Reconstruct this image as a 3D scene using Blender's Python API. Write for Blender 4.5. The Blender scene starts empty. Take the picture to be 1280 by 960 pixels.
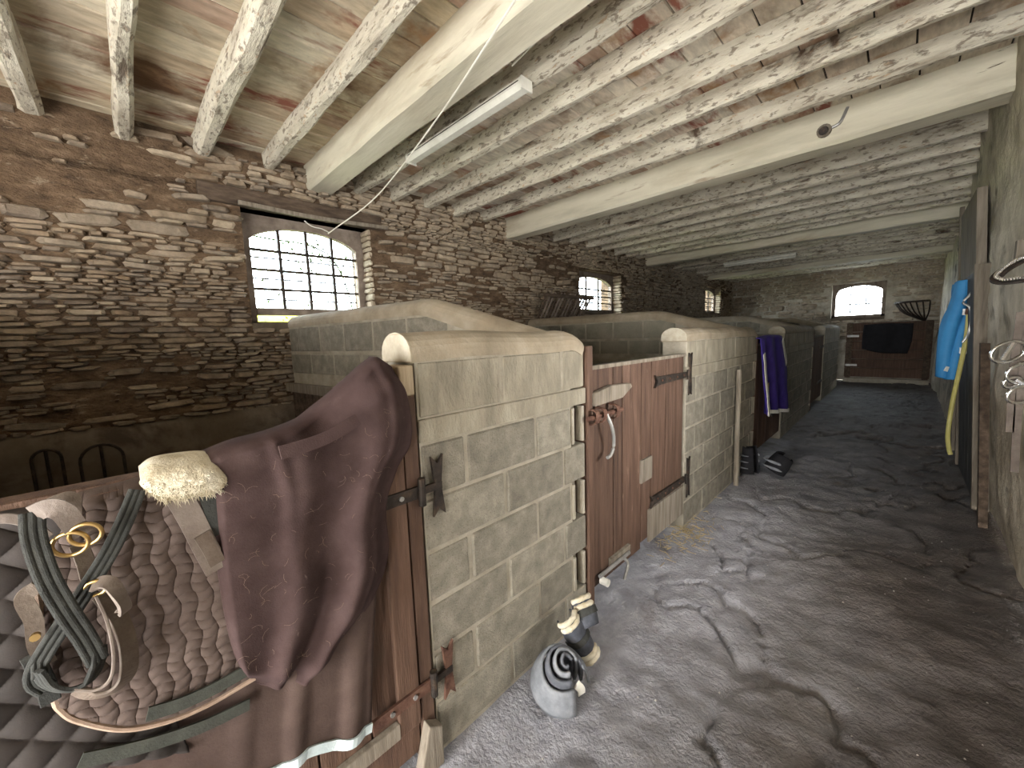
import bpy, bmesh, math, random
import numpy as np
from mathutils import Vector, Matrix
random.seed(7); rng = np.random.default_rng(7)
scn = bpy.context.scene
COL = scn.collection

# ------------------------------------------------------------------ camera
F = 486.0
RX = ((0.70757651, 0.06081834, -0.70401464), (0.70584307, -0.1080372, 0.70008108), (-0.033482, -0.99228478, -0.11937279))
RM = np.array(RX); H = 1.62
cam = bpy.data.cameras.new('camera'); camo = bpy.data.objects.new('camera', cam); COL.objects.link(camo)
cam.sensor_width = 36; cam.lens = F / 1280 * 36; cam.clip_start = 0.03
M = Matrix(((RM[0][0], -RM[0][1], -RM[0][2], 0), (RM[1][0], -RM[1][1], -RM[1][2], 0), (RM[2][0], -RM[2][1], -RM[2][2], H), (0, 0, 0, 1)))
camo.matrix_world = M; scn.camera = camo

# ------------------------------------------------------------------ light
SKY = 30.0
w = bpy.data.worlds.new('sky'); scn.world = w; w.use_nodes = True
wb = w.node_tree.nodes['Background']; wb.inputs[0].default_value = (1.0, 0.99, 0.965, 1); wb.inputs[1].default_value = SKY
scn.view_settings.view_transform = 'Standard'; scn.view_settings.look = 'None'
scn.view_settings.exposure = 0.30; scn.view_settings.gamma = 1.0; scn.view_settings.use_curve_mapping = False
def portal(loc, rot, sx, sy):
    l = bpy.data.lights.new('sky_portal', 'AREA'); l.shape = 'RECTANGLE'; l.size = sx; l.size_y = sy; l.cycles.is_portal = True
    o = bpy.data.objects.new('sky_portal', l); COL.objects.link(o); o.location = loc; o.rotation_euler = rot
# ------------------------------------------------------------------ layout constants
XL, XF, XR = -4.35, -1.2, 0.62        # stone wall, stall fronts, right wall
YN, YE = -3.6, 15.4                   # wall behind the camera, far wall
ZJ, ZC = 3.25, 3.39                   # joist underside, board underside
def U(u, v, ax, val):
    d = RM @ np.array([u - 640.0, v - 480.0, F]); o = np.array([0, 0, H]); t = (val - o[ax]) / d[ax]
    return o + t * d
def proj(p):
    q = RM.T @ (np.array(p, float) - [0, 0, H])
    return (640 + F * q[0] / q[2], 480 + F * q[1] / q[2], q[2])

# ------------------------------------------------------------------ noise
_P = np.random.default_rng(3).random((64, 64, 64))
def vnoise(p):
    p = np.asarray(p, float); i = np.floor(p).astype(int); f = p - i; f = f * f * (3 - 2 * f)
    r = 0
    for dx in (0, 1):
        for dy in (0, 1):
            for dz in (0, 1):
                wt = (f[..., 0] if dx else 1 - f[..., 0]) * (f[..., 1] if dy else 1 - f[..., 1]) * (f[..., 2] if dz else 1 - f[..., 2])
                r = r + wt * _P[(i[..., 0] + dx) % 64, (i[..., 1] + dy) % 64, (i[..., 2] + dz) % 64]
    return r - 0.5
def fbm(p, oct=4):
    p = np.asarray(p, float); r = 0; a = 1.0
    for k in range(oct):
        r = r + a * vnoise(p * 2 ** k + 17.3 * k); a *= 0.5
    return r
def sstep(a, b, x):
    t = np.clip((x - a) / (b - a), 0, 1); return t * t * (3 - 2 * t)

# ------------------------------------------------------------------ materials
MATS = {}
def mk(name, cols, scale=6, detail=6, stretch=(1, 1, 1), rough=0.9, bump=0.3, bscale=40, src=None, mixsrc=0.6, jit=0.0,
       dirt=None, pores=0, metal=0.0, space='W', bstretch=None, spec=0.3, bdist=0.01, dist=0.0):
    m = bpy.data.materials.new(name); m.use_nodes = True; n = m.node_tree.nodes; l = m.node_tree.links
    b = n['Principled BSDF']; b.inputs['Roughness'].default_value = rough; b.inputs['Metallic'].default_value = metal
    b.inputs['Specular IOR Level'].default_value = spec
    if space == 'W':
        g = n.new('ShaderNodeNewGeometry'); co = g.outputs['Position']
    else:
        g = n.new('ShaderNodeTexCoord'); co = g.outputs['Object']
    def noise(sc, st, det=6, dst=0.0):
        mp = n.new('ShaderNodeMapping'); mp.inputs['Scale'].default_value = st; l.new(co, mp.inputs['Vector'])
        t = n.new('ShaderNodeTexNoise'); t.inputs['Scale'].default_value = sc; t.inputs['Detail'].default_value = det
        t.inputs['Roughness'].default_value = 0.62; t.inputs['Distortion'].default_value = dst
        l.new(mp.outputs[0], t.inputs['Vector']); return t.outputs['Fac']
    def rampf(fac, stops):
        r = n.new('ShaderNodeValToRGB'); e = r.color_ramp.elements
        while len(e) < len(stops): e.new(0.5)
        for i, (p, c) in enumerate(stops):
            e[i].position = p; e[i].color = (*c, 1)
        l.new(fac, r.inputs[0]); return r.outputs[0]
    def mix(fac, a, bb, mode='MIX'):
        x = n.new('ShaderNodeMix'); x.data_type = 'RGBA'; x.blend_type = mode
        for sock, v in ((x.inputs[0], fac), (x.inputs[6], a), (x.inputs[7], bb)):
            if isinstance(v, (int, float)): sock.default_value = v
            elif isinstance(v, tuple): sock.default_value = (*v, 1)
            else: l.new(v, sock)
        return x.outputs[2]
    k = len(cols)
    c = rampf(noise(scale, stretch, detail, dist), [(0.3 + 0.4 * i / max(k - 1, 1), cc) for i, cc in enumerate(cols)])
    if src:
        if src == 'OBJ':
            oi = n.new('ShaderNodeObjectInfo'); sc_ = oi.outputs['Color']
        else:
            at = n.new('ShaderNodeAttribute'); at.attribute_name = 'col'; sc_ = at.outputs['Color']
        c = mix(mixsrc, c, mix(1.0, c, sc_, 'MULTIPLY') if mixsrc < 0 else sc_)
        c = mix(0.45, c, mix(1.0, c, rampf(noise(scale * 2.3, stretch, 4), [(0.3, (0.45, 0.45, 0.45)), (0.7, (1.5, 1.5, 1.5))]), 'MULTIPLY'))
    for dd in (dirt or []):
        dc, ds, lo, hi = dd[:4]; st = dd[4] if len(dd) > 4 else (1, 1, 1)
        fac = rampf(noise(ds, st, 8, 0.3), [(lo, (0, 0, 0)), (hi, (1, 1, 1))])
        c = mix(fac, c, dc)
    if jit:
        oi = n.new('ShaderNodeObjectInfo'); mr = n.new('ShaderNodeMapRange'); mr.inputs[3].default_value = 1 - jit; mr.inputs[4].default_value = 1 + jit
        l.new(oi.outputs['Random'], mr.inputs[0]); hs = n.new('ShaderNodeHueSaturation'); l.new(mr.outputs[0], hs.inputs['Value']); l.new(c, hs.inputs['Color']); c = hs.outputs[0]
    if pores:
        v = n.new('ShaderNodeTexVoronoi'); v.inputs['Scale'].default_value = pores; l.new(co, v.inputs['Vector'])
        pf = rampf(v.outputs['Distance'], [(0.05, (0.35, 0.35, 0.35)), (0.3, (1, 1, 1))]); c = mix(0.8, c, mix(1.0, c, pf, 'MULTIPLY'))
    l.new(c, b.inputs['Base Color'])
    if bump:
        bp = n.new('ShaderNodeBump'); bp.inputs['Strength'].default_value = bump; bp.inputs['Distance'].default_value = bdist
        l.new(noise(bscale, bstretch or stretch, 5), bp.inputs['Height']); l.new(bp.outputs[0], b.inputs['Normal'])
    MATS[name] = m; return m

STONE = dict(cols=[(0.16, 0.11, 0.07), (0.30, 0.23, 0.16), (0.44, 0.36, 0.27)], scale=7, bump=0.7, bscale=45, bstretch=(1, 1, 3), mixsrc=0.62, bdist=0.015)
mk('stone_piece', src='OBJ', **STONE); mk('stone_mass', src='ATTR', **STONE)
mk('earth', [(0.06, 0.038, 0.023), (0.125, 0.08, 0.047), (0.22, 0.15, 0.095)], scale=6, bump=1.0, bscale=20, stretch=(1, 1, 2.0), bdist=0.035, dirt=[((0.26, 0.2, 0.14), 9, 0.60, 0.68, (1, 1, 2.5)), ((0.04, 0.026, 0.016), 12, 0.62, 0.70, (1, 1, 3))])
mk('plinth', [(0.09, 0.068, 0.05), (0.14, 0.11, 0.08), (0.21, 0.17, 0.13)], scale=2.0, bump=0.5, bscale=14, dirt=[((0.08, 0.06, 0.045), 3, 0.5, 0.62)])
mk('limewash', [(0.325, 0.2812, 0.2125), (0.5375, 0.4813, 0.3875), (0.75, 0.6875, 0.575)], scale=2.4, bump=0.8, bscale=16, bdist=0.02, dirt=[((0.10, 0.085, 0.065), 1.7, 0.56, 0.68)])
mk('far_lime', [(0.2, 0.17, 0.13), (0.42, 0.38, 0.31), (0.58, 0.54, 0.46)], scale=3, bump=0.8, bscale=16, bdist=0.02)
PLK = dict(cols=[(0.36, 0.29, 0.21), (0.52, 0.45, 0.34), (0.62, 0.56, 0.45)], scale=3.5, stretch=(3, .8, 1), bump=0.35, bscale=30, mixsrc=0.5,
           dirt=[((0.24, 0.09, 0.06), 1.6, 0.56, 0.64, (2.2, .7, 1)), ((0.14, 0.075, 0.04), 1.0, 0.54, 0.66), ((0.33, 0.2, 0.11), 2.1, 0.56, 0.66)])
mk('plank_piece', src='OBJ', **PLK); mk('plank_mass', src='ATTR', **PLK)
mk('dark_void', [(0.02, 0.016, 0.012), (0.04, 0.03, 0.02)], bump=0)
mk('joist', [(0.40, 0.35, 0.27), (0.60, 0.555, 0.45), (0.70, 0.66, 0.55)], scale=5, stretch=(.6, 2, 2), bump=0.7, bscale=38, bdist=0.012,
   dirt=[((0.26, 0.22, 0.17), 34, 0.54, 0.61, (.4, 1.0, 1.0)), ((0.13, 0.10, 0.075), 7, 0.60, 0.68, (.25, 1.2, 1.2)), ((0.46, 0.34, 0.23), 26, 0.60, 0.68, (.5, 1.2, 1.2)), ((0.09, 0.06, 0.04), 2.2, 0.62, 0.7)], jit=0.12)
mk('beam', [(0.46, 0.43, 0.33), (0.62, 0.58, 0.46), (0.70, 0.66, 0.54)], scale=2.5, stretch=(.3, 2, 2), bump=0.25, bscale=24, dirt=[((0.28, 0.2, 0.13), 3.2, 0.62, 0.72, (.4, 2, 2)), ((0.10, 0.075, 0.05), 9, 0.69, 0.73, (.3, 2.5, 2.5)), ((0.42, 0.36, 0.26), 1.2, 0.5, 0.7, (.5, 2, 2))])
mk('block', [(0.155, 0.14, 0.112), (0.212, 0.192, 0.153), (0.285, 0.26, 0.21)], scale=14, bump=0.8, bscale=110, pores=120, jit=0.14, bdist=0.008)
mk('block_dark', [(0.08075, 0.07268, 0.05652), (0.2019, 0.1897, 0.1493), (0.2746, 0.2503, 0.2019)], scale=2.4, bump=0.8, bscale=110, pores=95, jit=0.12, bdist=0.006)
mk('mortar', [(0.226, 0.1991, 0.1536), (0.3013, 0.2694, 0.2151), (0.3683, 0.3347, 0.2721)], scale=9, bump=0.6, bscale=60, bdist=0.008)
mk('coping', [(0.2111, 0.172, 0.1213), (0.2972, 0.2502, 0.1837), (0.3832, 0.3284, 0.2541)], scale=5, bump=0.5, bscale=40, bdist=0.01, dirt=[((0.30, 0.24, 0.17), 3, 0.5, 0.7)])
mk('coping_pale', [(0.3146, 0.2815, 0.2153), (0.3892, 0.3478, 0.2732), (0.4471, 0.414, 0.3395)], scale=20, bump=0.3)
mk('render_coat', [(0.187, 0.1658, 0.1275), (0.2677, 0.238, 0.1827), (0.3655, 0.3315, 0.2592)], scale=9, stretch=(1, 1, .35), bump=0.9, bscale=50, bstretch=(1, 1, .5), bdist=0.012)
mk('door_wood', [(0.0504, 0.02752, 0.01848), (0.0882, 0.04988, 0.03344), (0.1344, 0.08084, 0.05632)], scale=5, stretch=(6, 6, .5), bump=0.4, bscale=30, jit=0.16, rough=0.75,
   dirt=[((0.25, 0.18, 0.13), 9, 0.66, 0.76, (5, 5, .5)), ((0.07, 0.045, 0.03), 2, 0.58, 0.7)])
mk('grey_wood', [(0.1152, 0.0936, 0.072), (0.1944, 0.1656, 0.1296), (0.2664, 0.2304, 0.1872)], scale=5, stretch=(6, 6, .5), bump=0.4, bscale=30, jit=0.1)
mk('post_wood', [(0.255, 0.187, 0.119), (0.3655, 0.289, 0.1955), (0.4675, 0.3825, 0.272)], scale=5, stretch=(6, 6, .6), bump=0.4, bscale=30)
mk('dark_wood', [(0.035, 0.024, 0.017), (0.075, 0.052, 0.036), (0.13, 0.095, 0.068)], scale=5, stretch=(4, 1, 4), bump=0.4, bscale=30, jit=0.12)
mk('dark_grey', [(0.0315, 0.0324, 0.0342), (0.0585, 0.0594, 0.0612), (0.099, 0.099, 0.099)], scale=5, stretch=(4, 4, .6), bump=0.3, bscale=30, rough=0.7)
mk('frame_wood', [(0.10, 0.075, 0.06), (0.19, 0.15, 0.12), (0.28, 0.23, 0.19)], scale=6, stretch=(3, 1, 1), bump=0.4, bscale=30)
mk('iron', [(0.018, 0.015, 0.013), (0.04, 0.032, 0.027), (0.09, 0.06, 0.042)], scale=20, bump=0.4, bscale=80, rough=0.6, metal=0.5)
mk('rust', [(0.06, 0.027, 0.018), (0.12, 0.06, 0.042), (0.168, 0.096, 0.066)], scale=20, bump=0.4, bscale=80, rough=0.8, metal=0.2)
mk('galv', [(0.22, 0.215, 0.205), (0.33, 0.325, 0.31), (0.42, 0.41, 0.4)], scale=12, bump=0.1, rough=0.45, metal=0.6)
mk('chrome', [(0.7, 0.7, 0.7), (0.85, 0.85, 0.85)], scale=12, bump=0, rough=0.2, metal=1)
mk('brass', [(0.42, 0.28, 0.11), (0.62, 0.44, 0.2)], scale=12, bump=0, rough=0.35, metal=1)
mk('fleece_brown', [(0.03936, 0.0246, 0.02378), (0.05412, 0.03444, 0.0328), (0.0738, 0.0492, 0.04674)], scale=9, bump=0.35, bscale=220, rough=1, dirt=[((0.17, 0.125, 0.115), 45, 0.69, 0.78, (1, 1, .7))], bdist=0.003, spec=0.1)
mk('rug_brown', [(0.04875, 0.03225, 0.027), (0.07125, 0.048, 0.0405), (0.0975, 0.0675, 0.057)], scale=6, bump=0.3, bscale=160, rough=0.9, bdist=0.003, spec=0.15)
mk('pad_brown', [(0.056, 0.0392, 0.0328), (0.0864, 0.0624, 0.0528), (0.124, 0.0936, 0.08)], scale=5, bump=0.25, bscale=240, rough=0.85, bdist=0.002, spec=0.2)
mk('quilt_dark', [(0.0168, 0.0132, 0.0114), (0.027, 0.0216, 0.0192), (0.042, 0.0336, 0.03)], scale=5, bump=0.25, bscale=240, rough=0.75, bdist=0.002, spec=0.25)
mk('binding', [(0.24, 0.165, 0.12), (0.33, 0.24, 0.18)], scale=30, bump=0.2, bscale=200)
mk('pale_blue', [(0.42, 0.50, 0.52), (0.58, 0.66, 0.68)], scale=12, bump=0.2, bscale=120, rough=0.6)
mk('webbing', [(0.026, 0.027, 0.025), (0.052, 0.053, 0.049)], scale=30, stretch=(1, 1, 1), bump=0.5, bscale=180, bdist=0.004)
mk('webbing_green', [(0.028, 0.03, 0.024), (0.05, 0.052, 0.043)], scale=30, bump=0.4, bscale=180, bdist=0.003)
mk('leather', [(0.07, 0.05, 0.038), (0.12, 0.092, 0.072), (0.18, 0.145, 0.118)], scale=12, bump=0.2, bscale=120, rough=0.55)
mk('leather_worn', [(0.12, 0.092, 0.076), (0.168, 0.136, 0.116), (0.224, 0.188, 0.164)], scale=14, bump=0.2, bscale=120, rough=0.6)
mk('sheepskin', [(0.414, 0.351, 0.243), (0.558, 0.504, 0.387), (0.666, 0.63, 0.54)], scale=22, bump=0.6, bscale=130, rough=1, bdist=0.006, spec=0.1)
mk('boot_grey', [(0.12, 0.128, 0.142), (0.19, 0.2, 0.22), (0.27, 0.28, 0.30)], scale=14, bump=0.2, bscale=90, rough=0.6)
mk('boot_mid', [(0.05, 0.055, 0.066), (0.095, 0.1, 0.118), (0.15, 0.157, 0.18)], scale=14, bump=0.2, bscale=90, rough=0.55)
mk('boot_dark', [(0.022, 0.024, 0.032), (0.055, 0.06, 0.075), (0.11, 0.115, 0.14)], scale=14, bump=0.2, bscale=90, rough=0.6)
mk('purple', [(0.035, 0.02, 0.17), (0.06, 0.035, 0.27)], scale=8, bump=0.2, bscale=120, rough=0.8)
mk('white_trim', [(0.6, 0.58, 0.52), (0.78, 0.76, 0.7)], scale=20, bump=0.1)
mk('yellow_patch', [(0.5, 0.4, 0.12), (0.65, 0.55, 0.25)], scale=20, bump=0.1)
mk('blue_cloth', [(0.03, 0.19, 0.43), (0.05, 0.27, 0.56)], scale=6, bump=0.2, bscale=60, rough=0.6)
mk('yellow_hose', [(0.40, 0.36, 0.10), (0.52, 0.47, 0.17)], scale=12, bump=0.1, rough=0.5)
mk('black_rug', [(0.007, 0.007, 0.009), (0.016, 0.015, 0.018)], scale=8, bump=0.3, bscale=60)
mk('white_paint', [(0.56, 0.55, 0.48), (0.7, 0.69, 0.62)], scale=8, bump=0.1, rough=0.6)
mk('wire_white', [(0.68, 0.65, 0.56), (0.78, 0.75, 0.68)], scale=8, bump=0)
mk('straw', [(0.30, 0.23, 0.10), (0.48, 0.38, 0.2)], scale=30, bump=0)
mk('chip', [(0.25, 0.24, 0.22), (0.5, 0.48, 0.45)], scale=3, bump=0.2)
mk('grass', [(0.16, 0.17, 0.09), (0.26, 0.27, 0.15)], scale=2, bump=0.2)
mk('leaf', [(0.03, 0.06, 0.015), (0.08, 0.13, 0.03)], scale=9, bump=0)
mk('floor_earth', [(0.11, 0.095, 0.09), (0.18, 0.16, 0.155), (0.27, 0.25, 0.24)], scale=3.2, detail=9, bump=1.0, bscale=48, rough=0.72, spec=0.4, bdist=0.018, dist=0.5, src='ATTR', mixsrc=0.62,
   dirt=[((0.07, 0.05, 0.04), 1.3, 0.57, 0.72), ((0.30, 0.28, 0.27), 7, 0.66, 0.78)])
def glass_mat():
    m = bpy.data.materials.new('dirty_glass'); m.use_nodes = True; n = m.node_tree.nodes; l = m.node_tree.links
    out = n['Material Output']; n.remove(n['Principled BSDF'])
    tr = n.new('ShaderNodeBsdfTransparent'); tr.inputs[0].default_value = (0.86, 0.92, 0.97, 1)
    df = n.new('ShaderNodeBsdfDiffuse'); df.inputs[0].default_value = (0.3, 0.29, 0.27, 1)
    gl = n.new('ShaderNodeBsdfGlossy'); gl.inputs['Roughness'].default_value = 0.08
    g = n.new('ShaderNodeNewGeometry'); t = n.new('ShaderNodeTexNoise'); t.inputs['Scale'].default_value = 9; t.inputs['Detail'].default_value = 8; l.new(g.outputs['Position'], t.inputs['Vector'])
    r = n.new('ShaderNodeValToRGB'); r.color_ramp.elements[0].position = 0.5; r.color_ramp.elements[0].color = (0.04,) * 3 + (1,); r.color_ramp.elements[1].position = 0.75; r.color_ramp.elements[1].color = (0.55,) * 3 + (1,)
    l.new(t.outputs['Fac'], r.inputs[0]); mx = n.new('ShaderNodeMixShader'); l.new(r.outputs[0], mx.inputs[0]); l.new(tr.outputs[0], mx.inputs[1]); l.new(df.outputs[0], mx.inputs[2])
    m2 = n.new('ShaderNodeMixShader'); m2.inputs[0].default_value = 0.05; l.new(mx.outputs[0], m2.inputs[1]); l.new(gl.outputs[0], m2.inputs[2]); l.new(m2.outputs[0], out.inputs[0])
    MATS['glass'] = m
glass_mat()

# ------------------------------------------------------------------ mesh helpers
WL = {}
def link(o, parent, loc):
    COL.objects.link(o); loc = Vector(loc); WL[o] = loc
    if parent is not None:
        o.parent = parent; o.location = loc - WL[parent]
    else: o.location = loc
    return o
def obj(name, vf, mat, parent=None, smooth=False, col=None, solid=0, kind=None, bevel=0):
    v, f = vf; v = np.asarray(v, float)
    lo, hi = v.min(0), v.max(0); c = np.array([(lo[0] + hi[0]) / 2, (lo[1] + hi[1]) / 2, lo[2]])
    me = bpy.data.meshes.new(name); me.from_pydata((v - c).tolist(), [], f); me.update()
    me.materials.append(MATS[mat])
    if smooth: me.polygons.foreach_set('use_smooth', [True] * len(me.polygons))
    o = bpy.data.objects.new(name, me); link(o, parent, c)
    if solid:
        md = o.modifiers.new('thickness', 'SOLIDIFY'); md.thickness = solid; md.offset = 0
    if bevel:
        md = o.modifiers.new('edges', 'BEVEL'); md.width = bevel; md.segments = 2; md.limit_method = 'ANGLE'
    if kind: o['kind'] = kind
    return o
def attr_col(o, cols):                                  # one colour for each vertex
    a = o.data.attributes.new('col', 'FLOAT_COLOR', 'POINT'); d = np.ones((len(cols), 4)); d[:, :3] = cols; a.data.foreach_set('color', d.ravel())
def tag(o, label, cat, group=None):
    o['label'] = label; o['category'] = cat
    if group: o['group'] = group
    return o
def thing(name, label, cat, loc, group=None, kind=None):
    o = bpy.data.objects.new(name, None); o.empty_display_size = 0.1; link(o, None, loc)
    if kind: o['kind'] = kind
    if label: tag(o, label, cat, group)
    return o
def box(x0, x1, y0, y1, z0, z1):
    x0, x1 = sorted((x0, x1)); y0, y1 = sorted((y0, y1)); z0, z1 = sorted((z0, z1))
    return ([(x0, y0, z0), (x1, y0, z0), (x1, y1, z0), (x0, y1, z0), (x0, y0, z1), (x1, y0, z1), (x1, y1, z1), (x0, y1, z1)],
            [(0, 3, 2, 1), (4, 5, 6, 7), (0, 1, 5, 4), (1, 2, 6, 5), (2, 3, 7, 6), (3, 0, 4, 7)])
def join(*vfs):
    V = []; Fc = []
    for v, f in vfs:
        n = len(V); V += [tuple(p) for p in v]; Fc += [tuple(i + n for i in q) for q in f]
    return V, Fc
def prism(poly, ax, a, b):                              # polygon in the plane normal to axis ax, from a to b
    def P(p, t):
        q = list(p); q.insert(ax, t); return tuple(q)
    n = len(poly); V = [P(p, a) for p in poly] + [P(p, b) for p in poly]
    return V, [tuple(range(n))[::-1], tuple(range(n, 2 * n))] + [(i, (i + 1) % n, n + (i + 1) % n, n + i) for i in range(n)]
def spline(pts, n):
    pts = np.asarray(pts, float)
    if len(pts) == 2: t = np.linspace(0, 1, n)[:, None]; return pts[0] * (1 - t) + pts[1] * t
    seg = np.linalg.norm(np.diff(pts, axis=0), axis=1); s = np.concatenate([[0], np.cumsum(seg)]); q = np.linspace(0, s[-1], n)
    ext = np.vstack([2 * pts[0] - pts[1], pts, 2 * pts[-1] - pts[-2]]); out = []
    for x in q:
        i = min(np.searchsorted(s, x, 'right') - 1, len(pts) - 2); t = (x - s[i]) / max(seg[i], 1e-9); p0, p1, p2, p3 = ext[i:i + 4]
        out.append(0.5 * ((2 * p1) + (p2 - p0) * t + (2 * p0 - 5 * p1 + 4 * p2 - p3) * t * t + (3 * p1 - p0 - 3 * p2 + p3) * t ** 3))
    return np.array(out)
def sweep(path, prof, up=(0, 0, 1), closed=False, cap=True, scale=None):   # prof: points (side, up)
    path = np.asarray(path, float); n = len(path); V = []; k = len(prof)
    for i in range(n):
        if closed: d = path[(i + 1) % n] - path[i - 1]
        else: d = path[min(i + 1, n - 1)] - path[max(i - 1, 0)]
        d = d / np.linalg.norm(d); u = np.array(up[i] if np.ndim(up) == 2 else up, float); s = np.cross(d, u)
        if np.linalg.norm(s) < 1e-4: s = np.cross(d, (0.3, 0.9, 0.1))
        s /= np.linalg.norm(s); u = np.cross(s, d); sc = 1 if scale is None else scale[i]
        for a, b in prof: V.append(path[i] + s * a * sc + u * b * sc)
    Fc = []
    for i in range(n if closed else n - 1):
        j = (i + 1) % n
        for q in range(k): Fc.append((i * k + q, i * k + (q + 1) % k, j * k + (q + 1) % k, j * k + q))
    if cap and not closed: Fc += [tuple(range(k))[::-1], tuple(range((n - 1) * k, n * k))]
    return V, Fc
def circ(r, k=8): return [(r * math.cos(2 * math.pi * i / k), r * math.sin(2 * math.pi * i / k)) for i in range(k)]
def tube(path, r, k=8, closed=False, n=None):
    return sweep(spline(path, n) if n else path, circ(r, k), up=(0.12, 0.2, 1), closed=closed)
def ribbon(path, wd, th, up, n=None):                   # flat strap; up = direction its face looks to
    return sweep(spline(path, n) if n else path, [(-wd / 2, -th / 2), (wd / 2, -th / 2), (wd / 2, th / 2), (-wd / 2, th / 2)], up=up)
def torus(c, R, r, ax1, ax2, n=28, k=8):
    c = np.array(c, float); a = np.array(ax1, float); b = np.array(ax2, float); a /= np.linalg.norm(a); b /= np.linalg.norm(b)
    nrm = np.cross(a, b); p = [c + R * (math.cos(t) * a + math.sin(t) * b) for t in np.linspace(0, 2 * math.pi, n, endpoint=False)]
    return sweep(p, circ(r, k), up=nrm, closed=True)
def grid(nu, nv):
    return [(j * nu + i, j * nu + i + 1, (j + 1) * nu + i + 1, (j + 1) * nu + i) for j in range(nv - 1) for i in range(nu - 1)]
def coons(top, bottom, left, right, nu, nv):            # top/bottom run left to right, left/right run top to bottom
    T, B, L, R_ = spline(top, nu), spline(bottom, nu), spline(left, nv), spline(right, nv)
    u = np.linspace(0, 1, nu)[None, :, None]; v = np.linspace(0, 1, nv)[:, None, None]
    S = (1 - v) * T[None] + v * B[None] + (1 - u) * L[:, None] + u * R_[:, None]
    S -= (1 - u) * (1 - v) * T[0] + u * (1 - v) * T[-1] + (1 - u) * v * B[0] + u * v * B[-1]
    return S, np.broadcast_to(u[..., 0], S.shape[:2]), np.broadcast_to(v[..., 0], S.shape[:2])
def px_plane(S, ax, val):
    d = np.stack([S[..., 0] - 640, S[..., 1] - 480, np.full(S.shape[:-1], F)], -1) @ RM.T
    o = np.array([0, 0, H]); t = (val - o[ax]) / d[..., ax]; return o + t[..., None] * d
def sheet(P): return P.reshape(-1, 3), grid(P.shape[1], P.shape[0])
_bc = {}
def bev_block(dx, dy, dz, mat, b=0.006):
    k = (round(dx, 3), round(dy, 3), round(dz, 3), mat)
    if k not in _bc:
        bm = bmesh.new(); bmesh.ops.create_cube(bm, size=1.0); bmesh.ops.scale(bm, vec=(dx, dy, dz), verts=bm.verts)
        bmesh.ops.bevel(bm, geom=bm.edges[:], offset=b, segments=1, affect='EDGES')
        me = bpy.data.meshes.new('block'); bm.to_mesh(me); bm.free(); me.materials.append(MATS[mat]); _bc[k] = me
    return _bc[k]
def inst(name, me, parent, loc, rot=(0, 0, 0), scale=(1, 1, 1), color=None):
    o = bpy.data.objects.new(name, me); link(o, parent, loc); o.rotation_euler = rot; o.scale = scale
    if color is not None: o.color = (*color, 1)
    return o

# ================================================================== SETTING
# ---- floor: trodden earth with ridges and cracks
def floor_h(x, y):
    p = np.stack([x * 1.0, y * 1.0, 0 * x], -1)
    q = np.stack([x * 2.0 + y * 0.9 + 0.5 * fbm(p * 1.7, 3), y * 1.5 - x * 1.6, 0 * x + 3], -1)     # ridges run across the aisle at a slant
    h = 0.05 * fbm(p * 0.9, 3) + 0.035 * fbm(q * 1.3, 4) + 0.020 * fbm(p * 8, 3) + 0.011 * fbm(p * 27, 2)
    c = np.abs(fbm(q * 0.8 + 31, 3)); h -= 0.045 * (1 - sstep(0.0, 0.03, c))
    flat = sstep(0.0, 0.35, x - XF) * sstep(0, 0.25, XR - x)
    return h * (0.25 + 0.75 * flat) - 0.012
xs = np.concatenate([np.arange(XL - .3, XF - .3, 0.15), np.arange(XF - .3, XR + .12, 0.022)])
ys = np.concatenate([np.arange(YN - .2, 0.2, 0.1), np.arange(0.2, 4.2, 0.022), np.arange(4.2, 8, 0.04), np.arange(8, YE + .3, 0.09)])
gx, gy = np.meshgrid(xs, ys); gz = floor_h(gx, gy)
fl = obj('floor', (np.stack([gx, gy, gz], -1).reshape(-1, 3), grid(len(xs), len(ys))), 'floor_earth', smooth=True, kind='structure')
day_pool = 1 - sstep(-.9, .35, gx.ravel() + .5 * fbm(np.stack([gx.ravel() * 1.3, gy.ravel() * .9, 0 * gx.ravel()], -1), 3)); day_pool *= 1 - .75 * sstep(3.5, 9.5, gy.ravel())   # bluish daylight painted into the colour along the stalls, fading to darker earth
damp_dim = sstep(8, 12.5, gy.ravel())[:, None]                # damp floor and daylight fall-off, both put into the far end's colour
attr_col(fl, (np.array((.085, .068, .058))[None] * (1 - day_pool[:, None]) + np.array((.43, .445, .51))[None] * day_pool[:, None]) * (1 - damp_dim) + np.array((.012, .012, .016))[None] * damp_dim)
md = fl.modifiers.new('thickness', 'SOLIDIFY'); md.thickness = 0.1; md.offset = -1

# ---- windows in the stone wall: (y0, y1, z0, z1)
WIN = []
a = U(300, 262, 0, XL); b = U(468, 385, 0, XL); WIN.append((a[1], b[1], U(303, 408, 0, XL)[2], a[2] + .03))
WIN.append((U(724, 350, 0, XL)[1], U(776, 350, 0, XL)[1], 2.02, 2.86))
WIN.append((U(882, 362, 0, XL)[1], U(901, 362, 0, XL)[1], 2.15, 2.98))
REC, WT = 0.22, 0.5
def in_win(y, z, m=0.0):
    r = np.zeros(np.shape(y), bool)
    for (a, b, c, d) in WIN: r |= (y > a - m) & (y < b + m) & (z > c - m) & (z < d + m)
    return r
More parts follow.
